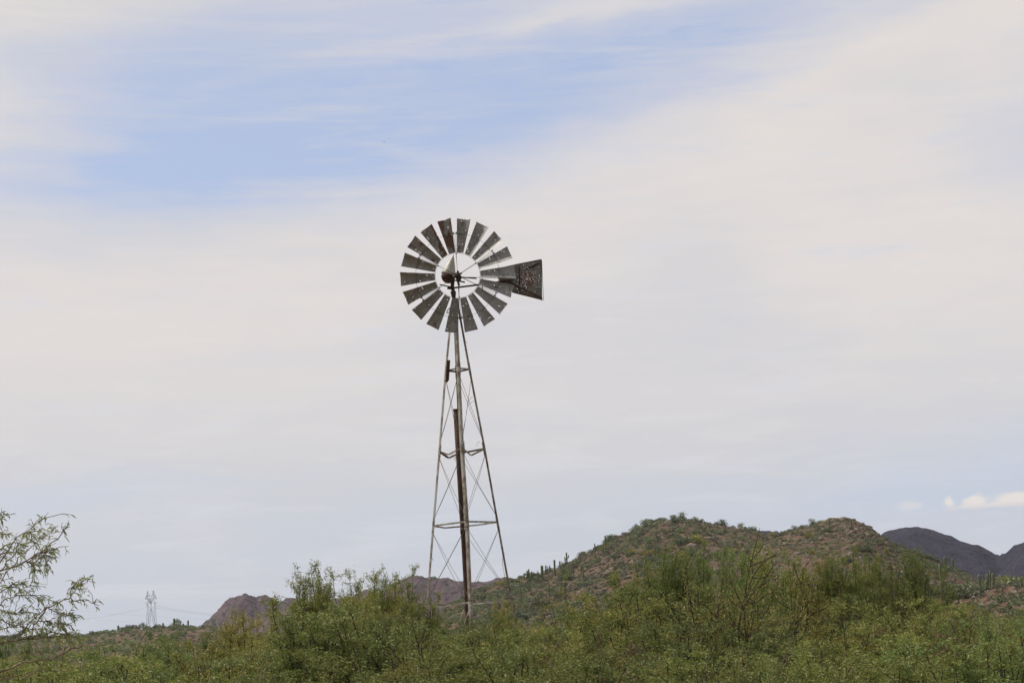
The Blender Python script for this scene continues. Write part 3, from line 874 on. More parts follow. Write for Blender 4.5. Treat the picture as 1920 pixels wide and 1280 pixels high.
TOPZ = 9.15
for i, k in enumerate(ORD):
    prv, nxt = ORD[i - 1], ORD[(i + 1) % 4]
    f1 = (corner(prv, 3) - corner(k, 3)); f2 = (corner(nxt, 3) - corner(k, 3))
    w = .064 if k == 'near' else .056
    zs = [0.0, 2.6, 4.29, 5.92, 7.68, TOPZ]
    rnd = np.random.default_rng(3 + i)
    off = [Vector((0, 0, 0))] + [Vector((rnd.normal() * .008, rnd.normal() * .008, 0)) for _ in zs[1:-1]] + [Vector((0, 0, 0))]
    mb = MB()
    for a in range(len(zs) - 1):
        up = (corner(k, zs[a + 1]) - corner(k, zs[a])).normalized()
        mb.angle(corner(k, zs[a]) + off[a] - up * (.05 if a else 0), corner(k, zs[a + 1]) + off[a + 1], f1, f2, w - .0006 * (a % 2), .006)
    for z in zs[1:-1]:       # splice plates
        c = corner(k, z); up = (corner(k, z + .1) - c).normalized()
        mb.angle(c - up * .16, c + up * .13, f1, f2, w * 1.06, .011)
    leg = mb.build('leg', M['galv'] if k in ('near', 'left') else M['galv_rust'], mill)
    for z in zs[1:-1]:
        for dz in (-.10, .05):
            c = corner(k, z + dz)
            for f in (f1, f2):
                q = c + f.normalized() * w * .5
                n_ = f.normalized().cross(Vector((0, 0, 1)))
                bb = MB(); bb.tube([q - n_ * .018, q + n_ * .018], .009, 6); bb.build('bolt', M['iron'], leg)
# girts: (level, sag of each side)
bend = {7.68: dict(a=0, b=0, c=-.0, d=0), 5.92: dict(a=-.10, b=-.16, c=-.01, d=-.13), 4.29: dict(a=0, b=0, c=-.01, d=-.04), 2.60: dict(a=-.05, b=.0, c=0, d=0)}
for z, bn in bend.items():
    for i, (k, s) in enumerate(zip(ORD, 'abcd')):
        p, q = corner(k, z), corner(ORD[(i + 1) % 4], z)
        inw = Vector((-(p.x + q.x), -(p.y + q.y), 0)).normalized()
        mb = MB()
        p = p + inw * .008; q = q + inw * .008
        mid = p.lerp(q, .38 if s in 'ab' else .6) + Vector((0, 0, bn[s]))
        for u, v in ((p, mid), (mid, q)):
            mb.angle(u, v, inw, Vector((0, 0, 1 if z < 5 else -1)), .034, .005)
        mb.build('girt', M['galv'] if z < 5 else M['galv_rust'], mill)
# cross wires, two to a face, between girt levels
lv = [(0.9, 2.50), (2.68, 4.20), (4.38, 5.82), (6.02, 7.55)]
rw = np.random.default_rng(8)
for z0, z1 in lv:
    for i, k in enumerate(ORD):
        n2 = ORD[(i + 1) % 4]
        for a, b in ((corner(k, z0), corner(n2, z1)), (corner(n2, z0), corner(k, z1))):
            if z0 > 5 and rw.uniform() < .15: continue
            bow = Vector((rw.normal() * .01, rw.normal() * .01, -.015))
            mb = MB(); mb.tube([a, a.lerp(b, .5) + bow, b], .0042, 5)
            mb.build('brace_wire', M['wire'], mill)
# loose wire ends on the legs
for px, py, pts in [(798, 1050, [(808, 1020), (807, 1035), (811, 1048), (813, 1051)]), (945, 1040, [(946, 1036), (942, 1048), (943, 1062), (947, 1083)]),
                    (842, 648, [(839, 642), (841, 646), (840, 652)]), (872, 642, [(868, 639), (873, 640), (876, 643)]),
                    (886, 742, [(877, 760), (881, 756), (889, 751)]), (884, 748, [(876, 757), (880, 750), (886, 743)]),
                    (849, 858, [(845, 857), (848, 852), (853, 851), (855, 856), (850, 861)]), (843, 862, [(844, 861), (848, 856), (855, 858), (853, 865)]),
                    (900, 830, [(893, 836), (896, 830), (900, 827)])]:
    mb = MB(); mb.tube([at(x, y, WY - .1) - LO for x, y in pts], .0040, 5)
    mb.build('loose_wire', M['wire'], mill)
# bent strap at the foot of the left leg, raking stays near the middle
mb = MB(); q = [at(x, y, WY) - LO for x, y in ((799, 1137), (804, 1148), (807, 1160), (808, 1172), (809, 1190))]
for a, b in zip(q, q[1:]): mb.bar(a, b, .012, .040, (0, 1, 0))
mb.build('bent_strap', M['rust'], mill)
for a, b in (((869, 1143), (861, 1165)), ((882, 1138), (868, 1175))):
    mb = MB(); mb.bar(at(*a, WY - .3) - LO, at(*b, WY - .5) - LO, .016, .016); mb.build('stay', M['galv_rust'], mill)
# short brown board tied to the left leg
mb = MB(); q0, q1 = at(841.0, 675, WY - .05) - LO, at(838.6, 713, WY - .05) - LO
mb.bar(q0, q1, .075, .03, (0, 1, 0)); mb.bar(q1, q1 - Vector((.012, 0, .035)), .045, .028, (0, 1, 0))
mb.build('board', M['rust'], mill)
# sucker rod down the middle of the tower
mb = MB(); mb.tube([(0.0, .05, 9.1), (0.02, .02, 5), (0.03, 0, 0)], .012, 6); mb.build('pump_rod', M['galv_rust'], mill)

# mast, stub tower cap
mb = MB()
mb.lathe([(0, .070), (.05, .078), (.06, .052), (.22, .040), (.30, .055), (.36, .062), (.38, .040), (.60, .030)], (-.005, 0, TOPZ - .10), (-.06, 0, 1), 14)
mb.build('mast', M['iron'], mill, True)
mb = MB(); mb.bar((-.08, 0, TOPZ - .06), (.08, 0, TOPZ - .06), .14, .03); mb.build('cap_plate', M['iron'], mill)


def Z(zx, zy, Y):          # a point in the detail view of the head (5.12x, origin 720,390)
    return at(720 + zx / 5.121, 390 + zy / 5.121, Y) - LO


# gear case and conical hood
axis_b, axis_t = Z(617, 640, 37.97), Z(667, 446, 37.97)
hl = (axis_t - axis_b).length
mb = MB(); mb.lathe([(-.002, .160), (.02, .163), (.06, .152), (.5 * hl, .095), (.80 * hl, .042), (.95 * hl, .014), (hl, .004)], axis_b, axis_t - axis_b, 22, .95)
hood = mb.build('hood', M['hood'], mill, True)
hood['rust'] = .0
mb = MB(); mb.tube([axis_t - (axis_t - axis_b) * .03, axis_t - (axis_t - axis_b) * .5 + Vector((.035, -.09, 0)), axis_b + Vector((.05, -.155, .0))], .004, 5)
mb.build('seam', M['galv'], hood)
mb = MB(); dn = Vector((.02, 0, -1))
mb.lathe([(0, .160), (.06, .156), (.11, .138), (.155, .105), (.185, .055), (.195, .015)], axis_b, dn, 20, .95)
mb.build('gear_case', M['rust'], mill, True)
# main shaft, brackets and levers about the hub
HUB = Z(708, 655, 37.55)
WN = Vector((0.0, -1.0, 0.0))
mb = MB()
mb.tube([Z(650, 650, 37.95), HUB + Vector((0, .05, 0))], .038, 12)
mb.tube([Z(660, 690, 37.95), Z(655, 760, 37.98)], [.05, .04], 10)
mb.bar(Z(690, 640, 37.8), Z(722, 745, 37.85), .035, .035)
mb.bar(Z(665, 690, 37.85), Z(775, 712, 37.8), .03, .03)
mb.bar(Z(740, 660, 37.8), Z(722, 700, 37.8), .03, .05)
mb.bar(Z(690, 622, 37.85), Z(748, 632, 37.85), .03, .02); mb.bar(Z(715, 606, 37.85), Z(722, 640, 37.85), .022, .022)
mb.build('shaft_bracket', M['iron'], mill)
mb = MB(); mb.bar(Z(742, 664, 37.9), Z(889, 676, 37.95), .03, .022); mb.tube([Z(742, 663, 37.9), Z(900, 666, 37.98), Z(1118, 674, 38.05)], .0055, 6)
mb.build('furl_rod', M['rust'], mill)
mb = MB(); mb.bar(Z(535, 735, 37.9), Z(642, 758, 38.0), .030, .020); mb.bar(Z(608, 768, 38.0), Z(660, 772, 38.0), .03, .05)
mb.build('furl_lever', M['rust'], mill)
for pts in (((943, 675), (943, 700)), ((943, 752), (944, 785))):
    mb = MB(); mb.tube([Z(*pts[0], 38.0), Z(*pts[1], 38.0)], .012, 6); mb.build('clevis', M['iron'], mill)
mb = MB(); mb.tube([Z(722, 745, 37.9), Z(716, 1000, 38)], .006, 5); mb.build('furl_wire', M['wire'], mill)
mb = MB(); mb.tube([Z(640, 950, 37.7), Z(608, 985, 37.75), Z(602, 1008, 37.75), Z(630, 1000, 37.7)], .010, 6); mb.build('hook', M['iron'], mill)

# tail: two bones and the shot-up vane
tail = empty('tail', Z(660, 770, 38.0)); tail.parent = mill
TO = tail.location
mb = MB(); mb.bar(Z(640, 770, 38.0) - TO, Z(905, 737, 38.05) - TO, .03, .034); mb.bar(Z(895, 738, 38.05) - TO, Z(1235, 690, 38.11) - TO, .03, .032)
mb.build('tail_bone', M['rust'], tail)
vo = Z(1105, 690, 38.10)
vane_pts = [(1093, 650), (1110, 600), (1146, 566), (1300, 535), (1420, 510), (1506, 492), (1515, 500), (1522, 690), (1531, 878), (1526, 886), (1440, 862), (1330, 834), (1240, 812), (1170, 760), (1100, 705)]
vv = [Z(x, y, 38.10) - vo for x, y in vane_pts]
n = len(vv)
nx = 26


def poly_grid(poly, thick, bendf):
    """sheet: vertical strips between the lower and upper edges of the outline"""
    xs = np.linspace(min(p.x for p in poly) + .002, max(p.x for p in poly) - .002, nx)
    V, Fc = [], []
    for x in xs:
        zs = []
        for a, b in zip(poly, poly[1:] + poly[:1]):
            if (a.x - x) * (b.x - x) <= 0 and abs(a.x - b.x) > 1e-6:
                zs.append(a.z + (b.z - a.z) * (x - a.x) / (b.x - a.x))
        lo, hi = min(zs), max(zs)
        for k in range(9):
            z = lo + (hi - lo) * k / 8
            y = bendf(x, z)
            V.append((x, y, z)); V.append((x, y + thick, z))
    S = 18
    for i in range(nx - 1):
        for k in range(8):
            a = i * S + 2 * k
            Fc.append((a, a + S, a + S + 2, a + 2)); Fc.append((a + 1, a + 3, a + S + 3, a + S + 1))
        a = i * S
        Fc.append((a, a + 1, a + S + 1, a + S)); a = i * S + 16; Fc.append((a, a + S, a + S + 1, a + 1))
    for i in (0, nx - 1):
        for k in range(8):
            a = i * S + 2 * k
            f = (a, a + 2, a + 3, a + 1)
            Fc.append(f if i == 0 else f[::-1])
    return V, Fc


vf = lambda x, z: .012 * math.sin(x * 7 + z * 4) + .010 * math.sin(z * 9)
V, Fc = poly_grid(vv, .002, vf)
vane = mesh_obj('vane', V, Fc, M['vane'], tail, True, vo - TO)
vane['rust'] = .0
for a, b in (((1190, 700), (1522, 868)), ((1370, 585), (1505, 520)), ((1300, 560), (1300, 800))):
    mb = MB(); mb.bar(Z(*a, 38.085) - vo, Z(*b, 38.085) - vo, .022, .028, (0, 1, 0)); mb.build('stiffener', M['rust'], vane)
rimb = MB()
for a, b in zip(vv, vv[1:] + vv[:1]): rimb.bar(a + Vector((0, vf(a.x, a.z), 0)), b + Vector((0, vf(b.x, b.z), 0)), .010, .008, (0, 1, 0))
rimb.build('edge_bead', M['rust'], vane)

# wheel
wheel = empty('wheel', HUB + Vector((0, 0, .02))); wheel.parent = mill
RO, RI = 1.246, .497
N = 18
PIT = rad(32)


def blade(k, seed):
    r = np.random.default_rng(seed)
    th = rad(8.6 + 20 * k)                       # clockwise from straight up, seen from the front
    radial = Vector((math.sin(th), 0, math.cos(th)))
    tang = Vector((math.cos(th), 0, -math.sin(th)))
    nr, nc = 9, 8
    V, Fc = [], []
    ro = RO * (1 + r.normal() * .006)
    nick = r.uniform(0, 1, 3)
    for i in range(nr + 1):
        f = i / nr
        rr = RI + (ro - RI) * f
        w = .168 + (.336 - .168) * f
        pit = PIT - rad(5) * f + rad(r.normal() * .6)
        for j in range(nc + 1):
            s = (j / nc - .5)
            camber = (.25 - s * s) * 4 * .14 * w
            # across the blade: tangential and front-back
            tx = s * w * math.cos(pit) + camber * math.sin(pit)
            ty = -s * w * math.sin(pit) + camber * math.cos(pit)
            rad_pos = rr + (0.018 * (s * s) if i == nr else 0) + (-.02 * max(0, 1 - abs(s - nick[0] + .5) * 9) if i == nr and nick[1] > .75 else 0)
            P = radial * rad_pos + tang * tx + Vector((0, ty, 0))
            V.append(P)
    for i in range(nr):
        for j in range(nc):
            a = i * (nc + 1) + j
            Fc.append((a, a + 1, a + nc + 2, a + nc + 1))
    return V, Fc, radial, tang, th


rust_of = {0: .35, 1: .2, 17: .95, 16: .75, 15: .45, 14: .35, 13: .1, 12: .1, 4: .15, 11: .0}
for k in range(N):
    V, Fc, rd, tg, th = blade(k, 40 + k)
    # local frame: x tangential, z radial, so the sheet pattern lies flat in it
    Rm = Matrix((tg, Vector((0, 1, 0)), rd)).to_3x3()
    L = [Rm @ v for v in V]
    th_n = .0016
    nv = len(L)
    V2 = L + [v + Vector((0, th_n, 0)) for v in L]
    F2 = [f[::-1] for f in Fc] + [tuple(i + nv for i in f) for f in Fc]
    o = mesh_obj('blade', V2, F2, M['blade'], wheel, True)
    o.matrix_local = Rm.transposed().to_4x4()
    o['rust'] = rust_of.get(k, .05)
    rb = MB()                                     # rib that ties the blade to the middle rim
    rb.bar((-.10, .045, .905), (.11, -.028, .905), .012, .004, (0, 0, 1))
    rb.build('rib', M['iron'], o)
for R_, rr, yy, nm in ((.488, .0038, .03, 'inner_rim'), (.915, .0036, .045, 'outer_rim')):
    mb = MB()
    pts = [(R_ * math.sin(a), yy, R_ * math.cos(a)) for a in np.linspace(0, 2 * math.pi, 73)]
    mb.tube(pts, rr, 6, False); mb.build(nm, M['wire'], wheel)
for k in range(6):
    th = rad(-1.4 + 60 * k)
    rd = Vector((math.sin(th), 0, math.cos(th))); tg = Vector((math.cos(th), 0, -math.sin(th)))
    mb = MB()
    for sy, s in ((-.06, -1), (.09, 1)):
        mb.tube([rd * .05 + Vector((0, sy, 0)), rd * .478 + tg * (.004 * s) + Vector((0, .02 + sy * .4, 0)), rd * .935 + tg * (.024 * s) + Vector((0, .03, 0))], .0040, 5)
    mb.bar(rd * .925 - tg * .045 + Vector((0, .03, 0)), rd * .925 + tg * .045 + Vector((0, .03, 0)), .010, .010)
    mb.bar(rd * .478 - tg * .012 + Vector((0, .02, 0)), rd * .478 + tg * .012 + Vector((0, .02, 0)), .03, .03)
    for s in (-1, 1):
        mb.tube([rd * .90 + tg * .033 * s + Vector((0, .03, 0)), rd * .955 + tg * .033 * s + Vector((0, .03, 0))], .010, 6)
    mb.build('arm', M['iron'], wheel)
mb = MB()
mb.lathe([(-.12, .035), (-.10, .045), (-.07, .047), (-.06, .034), (.07, .038), (.08, .072), (.11, .072), (.12, .05)], (0, 0, 0), (0, 1, 0), 18)
for k in range(6):
    th = rad(-1.4 + 60 * k)
    rd = Vector((math.sin(th), 0, math.cos(th)))
    mb.tube([rd * .03 + Vector((0, -.06, 0)), rd * .10 + Vector((0, -.058, 0))], .016, 8)
mb.build('hub', M['iron'], wheel, True)
wheel.rotation_euler = (rad(9), 0, rad(3))          # the worn head sits slightly askew

# leaning drop pipe inside the tower, a thing of its own
mb = MB()
p0, p1, p2 = at(853.5, 767, WY + .25), at(864, 940, WY + .12), at(878.5, 1150, WY - .1)
p3 = p2 + (p2 - p1).normalized() * 2.2
mb.tube([p0, p1, p2, p3], [.046, .050, .054, .054], 14)
mb.tube([p0.lerp(p1, .0), p0.lerp(p1, .015)], .054, 14)
mb.tube([p1.lerp(p2, .24), p1.lerp(p2, .29)], .058, 14)
o = mb.build('pipe', M['rust'], None, True)
tag(o, 'dark rusty pipe leaning upright inside the windmill tower', 'pipe')


# ------------------------------------------------------------------ power pylons and lines
PD = 1900.0


def P2(x, y, D=PD):
    return at(240 + x / 10.667, 1090 + y / 10.667, D)


po = P2(470, 960)
pyl = empty('power_pylon', po)
tag(pyl, 'steel lattice power pylon with two pointed peaks on the left horizon', 'pylon', 'power pylons')
DEP = Vector((0, 4.5, 0))


def lattice(name, segs, r, depth=True):
    mb = MB()
    for a, b in segs:
        A, B = P2(*a) - po, P2(*b) - po
        for s in ((-1, 1) if depth else (0,)):
            k0 = max(.12, min(1, (a[1] - 150) / 700)); k1 = max(.12, min(1, (b[1] - 150) / 700))
            mb.tube([A + DEP * s * k0, B + DEP * s * k1], r, 4)
    return mb.build(name, M['pylon'], pyl)


lattice('leg', [((395, 470), (388, 700)), ((388, 700), (382, 960)), ((460, 540), (425, 780)), ((425, 780), (400, 960))], .14)
lattice('leg', [((540, 450), (548, 700)), ((548, 700), (565, 940)), ((462, 540), (505, 740)), ((505, 740), (555, 940))], .14)
br = []
for y0, y1, xl, xr in ((480, 560, (393, 460), (462, 540)), (560, 650, (392, 452), (470, 544)), (650, 740, (390, 435), (490, 548)), (740, 830, (388, 425), (507, 552)), (830, 930, (386, 412), (528, 560))):
    for a, b in (xl, xr):
        br += [((a, y0), (b, y1)), ((b, y0), (a, y1)), ((a, y1), (b, y1))]
br += [((425, 780), (507, 780)), ((412, 880), (535, 880)), ((435, 740), (520, 830)), ((500, 740), (415, 830))]
lattice('bracing', br, .055, False)
lattice('crossarm', [((345, 350), (570, 335)), ((360, 330), (560, 320)), ((380, 290), (540, 290)), ((345, 350), (365, 290)), ((570, 335), (545, 285))], .11)
lattice('peak', [((365, 320), (390, 185)), ((390, 185), (440, 300)), ((390, 185), (385, 350)), ((375, 260), (415, 260)), ((365, 320), (410, 260))], .09)
lattice('peak', [((470, 300), (507, 172)), ((507, 172), (560, 320)), ((507, 172), (515, 345)), ((490, 250), (530, 250)), ((550, 300), (490, 250))], .09)
lattice('yoke', [((360, 410), (388, 480)), ((405, 350), (388, 480)), ((430, 350), (462, 450)), ((490, 350), (462, 450)), ((462, 450), (462, 540)), ((510, 350), (540, 460)), ((555, 400), (540, 460)),
                 ((405, 350), (430, 440)), ((430, 350), (445, 430)), ((445, 350), (462, 430)), ((475, 350), (470, 430))], .11)
p2 = bpy.data.objects.new('power_pylon', None); COL.objects.link(p2)
tag(p2, 'faint farther power pylon seen through the near mesquite twigs', 'pylon', 'power pylons')
p2.location = at(106, 1178, 3400)
p2.scale = (1.15, 1.15, 1.15)
for ch in list(pyl.children):
    c = ch.copy(); COL.objects.link(c); c.parent = p2
for lb, pts, D in [
    ('power line falling left from the near pylon, upper wire', [(395, 500), (200, 555), (0, 600), (-420, 690), (-1050, 760), (-2600, 800)], PD),
    ('power line running right from the near pylon, upper wire', [(545, 485), (650, 492), (900, 545), (1200, 590), (1680, 640), (2400, 690)], PD),
    ('power line running right from the near pylon, lower wire', [(545, 520), (800, 555), (1100, 605), (1680, 668), (2400, 720)], PD),
    ('faint distant power line crossing behind the near pylon', [(-1100, 570), (-400, 630), (0, 655), (400, 685), (800, 708), (1350, 745), (2000, 770)], 2300),
    ('faint lowest distant power line behind the near pylon', [(-1100, 745), (-300, 770), (200, 820), (700, 850), (1200, 870)], 2300),
]:
    mb = MB(); mb.tube([P2(x, y, D) for x, y in pts], .06 if 'faint' not in lb else .04, 4)
    tag(mb.build('power_line', M['pylon']), lb, 'power line', 'power lines')


# ------------------------------------------------------------------ birds
def bird(p, span, yaw, flap, label):
    mb = MB()
    s = span
    mb.lathe([(-.30 * s, .005 * s), (-.20 * s, .035 * s), (-.05 * s, .06 * s), (.10 * s, .055 * s), (.18 * s, .03 * s), (.22 * s, .035 * s), (.27 * s, .02 * s), (.31 * s, .004 * s)], (0, 0, 0), (1, 0, .12), 10)
    mb.add([(-.28 * s, -.01 * s, 0), (-.28 * s, .01 * s, .004 * s), (-.42 * s, .06 * s, 0), (-.42 * s, -.06 * s, 0)], [(0, 1, 2, 3)])
    o = mb.build('bird', M['bird'], None, True, p)
    o.rotation_euler = (0, 0, yaw)
    for sd in (-1, 1):
        w = MB()
        if flap is None:      # folded wing
            w.lathe([(-.30 * s, .004 * s), (-.12 * s, .03 * s), (.10 * s, .04 * s), (.14 * s, .01 * s)], (0, sd * .045 * s, .012 * s), (1, 0, .10), 8)
        else:
            z = math.sin(flap) * .25 * s
            top = [(.12 * s, 0, 0), (.13 * s, sd * .22 * s, z), (.02 * s, sd * .50 * s, z * 1.3), (-.06 * s, sd * .34 * s, z * .9), (-.10 * s, sd * .12 * s, z * .3), (-.08 * s, 0, 0)]
            w.add(top + [(x, y, q - .01 * s) for x, y, q in top],
                  [(0, 1, 4, 5), (1, 2, 3, 4), (11, 10, 7, 6), (10, 9, 8, 7)] + [(i, 6 + i, 6 + (i + 1) % 6, (i + 1) % 6) for i in range(6)])
        w.build('wing', M['bird'], o)
    return tag(o, label, 'bird')


bird(at(720, 266.5, 230), .36, rad(200), .5, 'tiny bird flying high in the blue patch left of the wheel')


# ------------------------------------------------------------------ mesquite trees
def tubes_np(segs, n=4):
    """segs: list of (points array, radii array) -> V, F"""
    Vs, Fs, b = [], [], 0
    ang = np.arange(n) * 2 * math.pi / n
    ca, sa = np.cos(ang), np.sin(ang)
    for P, R in segs:
        P = np.asarray(P); m = len(P)
        T = np.gradient(P, axis=0); T /= np.linalg.norm(T, axis=1)[:, None] + 1e-9
        ref = np.array([0, 0, 1.0]) if abs(T[0, 2]) < .85 else np.array([1.0, 0, 0])
        U = np.cross(T, ref); U /= np.linalg.norm(U, axis=1)[:, None] + 1e-9
        Wv = np.cross(T, U)
        ring = P[:, None] + (U[:, None] * ca[None, :, None] + Wv[:, None] * sa[None, :, None]) * np.asarray(R)[:, None, None]
        Vs.append(ring.reshape(-1, 3))
        i = np.arange(m - 1)[:, None] * n; k = np.arange(n)[None]; k2 = (k + 1) % n
        Fs.append(np.stack([i + k, i + k2, i + n + k2, i + n + k], 2).reshape(-1, 4) + b)
        b += m * n
    return np.concatenate(Vs), np.concatenate(Fs)


def grow(seed, H=2.6, Rc=1.15, clumps=135, twn=9, leaves=62, low=.30, airy=0, leaf_len=.037, leaf_w=.0086, spray=.26, stems=5, top=1.0, limb=.030, rag=.25):
    """a mesquite: limbs from the ground to foliage sprays spread through an uneven crown"""
    r = np.random.default_rng(seed)
    ctr = np.array([0, 0, H * (low + (1 - low) * .42)])
    lob = r.normal(size=(7, 3)); lob /= np.linalg.norm(lob, axis=1)[:, None]
    la = r.uniform(-rag, rag, 7)
    segs, tw, C = [], [], []
    hz = H * (1 - low) * .52
    while len(C) < clumps:
        d = r.normal(size=3); d /= np.linalg.norm(d)
        if d[2] < -.55: continue
        k = 1 + float(np.sum(la * np.clip((lob @ d - .55) * 2.4, 0, 1)))
        rr = r.uniform(.35, 1.0) ** .55 * k
        C.append((ctr + d * rr * np.array([Rc, Rc, hz]) * (1, 1, top), d))
    for k in range(airy):                                   # loose leaders above the crown
        a = r.uniform(0, 6.28); q = r.uniform(0, .55) * Rc
        for j in range(6):
            C.append((np.array([math.cos(a) * q + r.normal() * .05, math.sin(a) * q + r.normal() * .05, H * (.72 + .055 * j + r.uniform(-.02, .03))]), np.array([math.cos(a) * .3, math.sin(a) * .3, 1.0])))
    # main stems, then limbs that run up a stem and leave it for a spray
    st = []
    for k in range(stems):
        a = 6.283 * (k + r.uniform(-.3, .3)) / stems
        e = np.array([math.cos(a) * Rc * .55, math.sin(a) * Rc * .55, H * .62])
        p0 = np.array([math.cos(a) * .10, math.sin(a) * .10, 0.])
        m = p0 * .5 + e * .5 + np.array([math.cos(a) * .12, math.sin(a) * .12, -H * .06]) + r.normal(size=3) * .07
        t = np.linspace(0, 1, 9)[:, None]
        P = (1 - t) ** 2 * p0 + 2 * t * (1 - t) * m + t * t * e
        P[1:-1] += r.normal(size=(7, 3)) * .022
        segs.append((P, np.linspace(limb, limb * .45, 9))); st.append(P)
    for c, d in C:
        P = min(st, key=lambda q: np.linalg.norm(q[-1] - c) + r.uniform(0, .3))
        j = int(r.integers(2, 8)); p0 = P[j]
        m = (p0 + c) / 2 + np.array([0, 0, -.10]) * np.linalg.norm(c - p0) + r.normal(size=3) * .08
        t = np.linspace(0, 1, 7)[:, None]
        Q = (1 - t) ** 2 * p0 + 2 * t * (1 - t) * m + t * t * c
        Q[1:-1] += r.normal(size=(5, 3)) * .016
        segs.append((Q, np.linspace(limb * .40, .0042, 7)))
        for k in range(twn):
            dd = d * .9 + r.normal(size=3) * .62 + np.array([0, 0, .30]); dd /= np.linalg.norm(dd)
            L = spray * r.uniform(.55, 1.25)
            t4 = np.linspace(0, 1, 5)[:, None]
            st_ = Q[int(r.integers(4, 7))]
            T = st_ + dd * L * t4 + np.array([0, 0, -1.]) * L * .28 * t4 ** 2 + r.normal(size=(5, 3)) * .010
            tw.append(T)
    for T in tw: segs.append((T, [.0026, .0023, .002, .0016, .001]))
    V, Fc = tubes_np(segs, 3)
    TP = np.array(tw); nt = len(TP)
    if leaves <= 0: leaves = 1
    f = r.uniform(.08, 1.0, (nt, leaves)) * (TP.shape[1] - 1.001)
    i = f.astype(int); fr = (f - i)[..., None]; idx = np.arange(nt)[:, None]
    P = TP[idx, i] * (1 - fr) + TP[idx, i + 1] * fr
    T = TP[:, -1] - TP[:, 0]; T /= np.linalg.norm(T, axis=1)[:, None]
    D = r.normal(size=(nt, leaves, 3)) * .70 + T[:, None] * .6 + np.array([0, 0, -.10])
    P = (P + r.normal(size=P.shape) * .020).reshape(-1, 3)
    LV, LF = leaf_quads(P, D.reshape(-1, 3), leaf_len * r.uniform(.55, 1.4, len(P)), leaf_w * r.uniform(.7, 1.3, len(P)), r, .22)
    return V, Fc, LV, LF


def grow_open(seed, stems=4, h=2.6, spread=.55, levels=4, kids=(4, 4, 4, 4), leafy=1.0, up=.25, leaf_len=.046, leaf_w=.0105, twig_len=.30, leaves=36, wig=.16):
    """a mesquite as trunk tubes and leaf quads; unit = metres"""
    r = np.random.default_rng(seed)
    segs, twigs = [], []

    def branch(p, d, L, rad_, lev):
        m = 5 if lev < 2 else 4
        P = [p]; dd = d
        for i in range(m):
            dd = dd + r.normal(size=3) * wig + np.array([0, 0, up * .10])
            dd /= np.linalg.norm(dd)
            P.append(P[-1] + dd * L / m)
        P = np.array(P)
        R = np.linspace(rad_, rad_ * .55, m + 1)
        segs.append((P, R))
        if lev >= levels - 1: twigs.append(P)
        if lev >= levels: return
        nk = kids[lev]
        for j in range(nk):
            f = 1.0 if j == 0 else r.uniform(.35, .95)
            i = min(int(f * m), m - 1); q = P[i] + (P[i + 1] - P[i]) * (f * m - i)
            a = r.normal(size=3); a -= dd * a.dot(dd); a /= np.linalg.norm(a)
            ang = r.uniform(.15, .45) if j == 0 else r.uniform(.5, 1.0)
            nd = dd * math.cos(ang) + a * math.sin(ang) + np.array([0, 0, up * .35])
            nd /= np.linalg.norm(nd)
            branch(q, nd, L * r.uniform(.58, .82), rad_ * .56 if j else rad_ * .72, lev + 1)

    for s in range(stems):
        a = 2 * math.pi * (s + r.uniform(-.3, .3)) / stems
        d = np.array([math.cos(a) * spread, math.sin(a) * spread, 1.0]) * 1.0
        d /= np.linalg.norm(d)
        branch(np.array([math.cos(a) * .08, math.sin(a) * .08, 0.0]), d, h * .36 * r.uniform(.85, 1.15), .030, 0)
    V, Fc = tubes_np(segs, 4)
    # leaves along twigs
    TP = np.array([t for t in twigs])                       # nt, m, 3
    nt = len(TP)
    n = int(leaves * leafy)
    keep = r.uniform(size=nt) < min(1.0, .25 + leafy)
    TP = TP[keep]; nt = len(TP)
    f = r.uniform(.0, 1.0, (nt, n)) * (TP.shape[1] - 1.001)
    i = f.astype(int); fr = (f - i)[..., None]
    idx = np.arange(nt)[:, None]
    P = TP[idx, i] * (1 - fr) + TP[idx, i + 1] * fr
    # leaf nodes gather: a few fronds leave from the same place
    T = (TP[:, -1] - TP[:, 0]); T /= np.linalg.norm(T, axis=1)[:, None]
    D = r.normal(size=(nt, n, 3)) * .75 + T[:, None] * .55 + np.array([0, 0, -.12])
    P = (P + r.normal(size=P.shape) * .034).reshape(-1, 3)
    LV, LF = leaf_quads(P, D.reshape(-1, 3), leaf_len * r.uniform(.55, 1.35, len(P)), leaf_w * r.uniform(.7, 1.3, len(P)), r, .22)
    return V, Fc, LV, LF


TREE = {}
GB, GM, GF = 'mesquites in the back row', 'mesquites in the middle row', 'mesquites in the front row'


def proto(key, bark, leaf, fn=None, **kw):
    V, Fc, LV, LF = (fn or grow)(**kw)
    top = np.percentile(LV[:, 2], 99.8) if len(LV) else V[:, 2].max()
    t = mesh_obj('trunk', V, Fc, M[bark], smooth=True); c = mesh_obj('crown', LV, LF, M[leaf])
    print('PROTO', key, top, len(LF), np.percentile(np.hypot(LV[:, 0], LV[:, 1]), 97))
    TREE[key] = (t.data, c.data, float(top), float(np.percentile(np.hypot(LV[:, 0], LV[:, 1]), 97)))
    bpy.data.objects.remove(t); bpy.data.objects.remove(c)


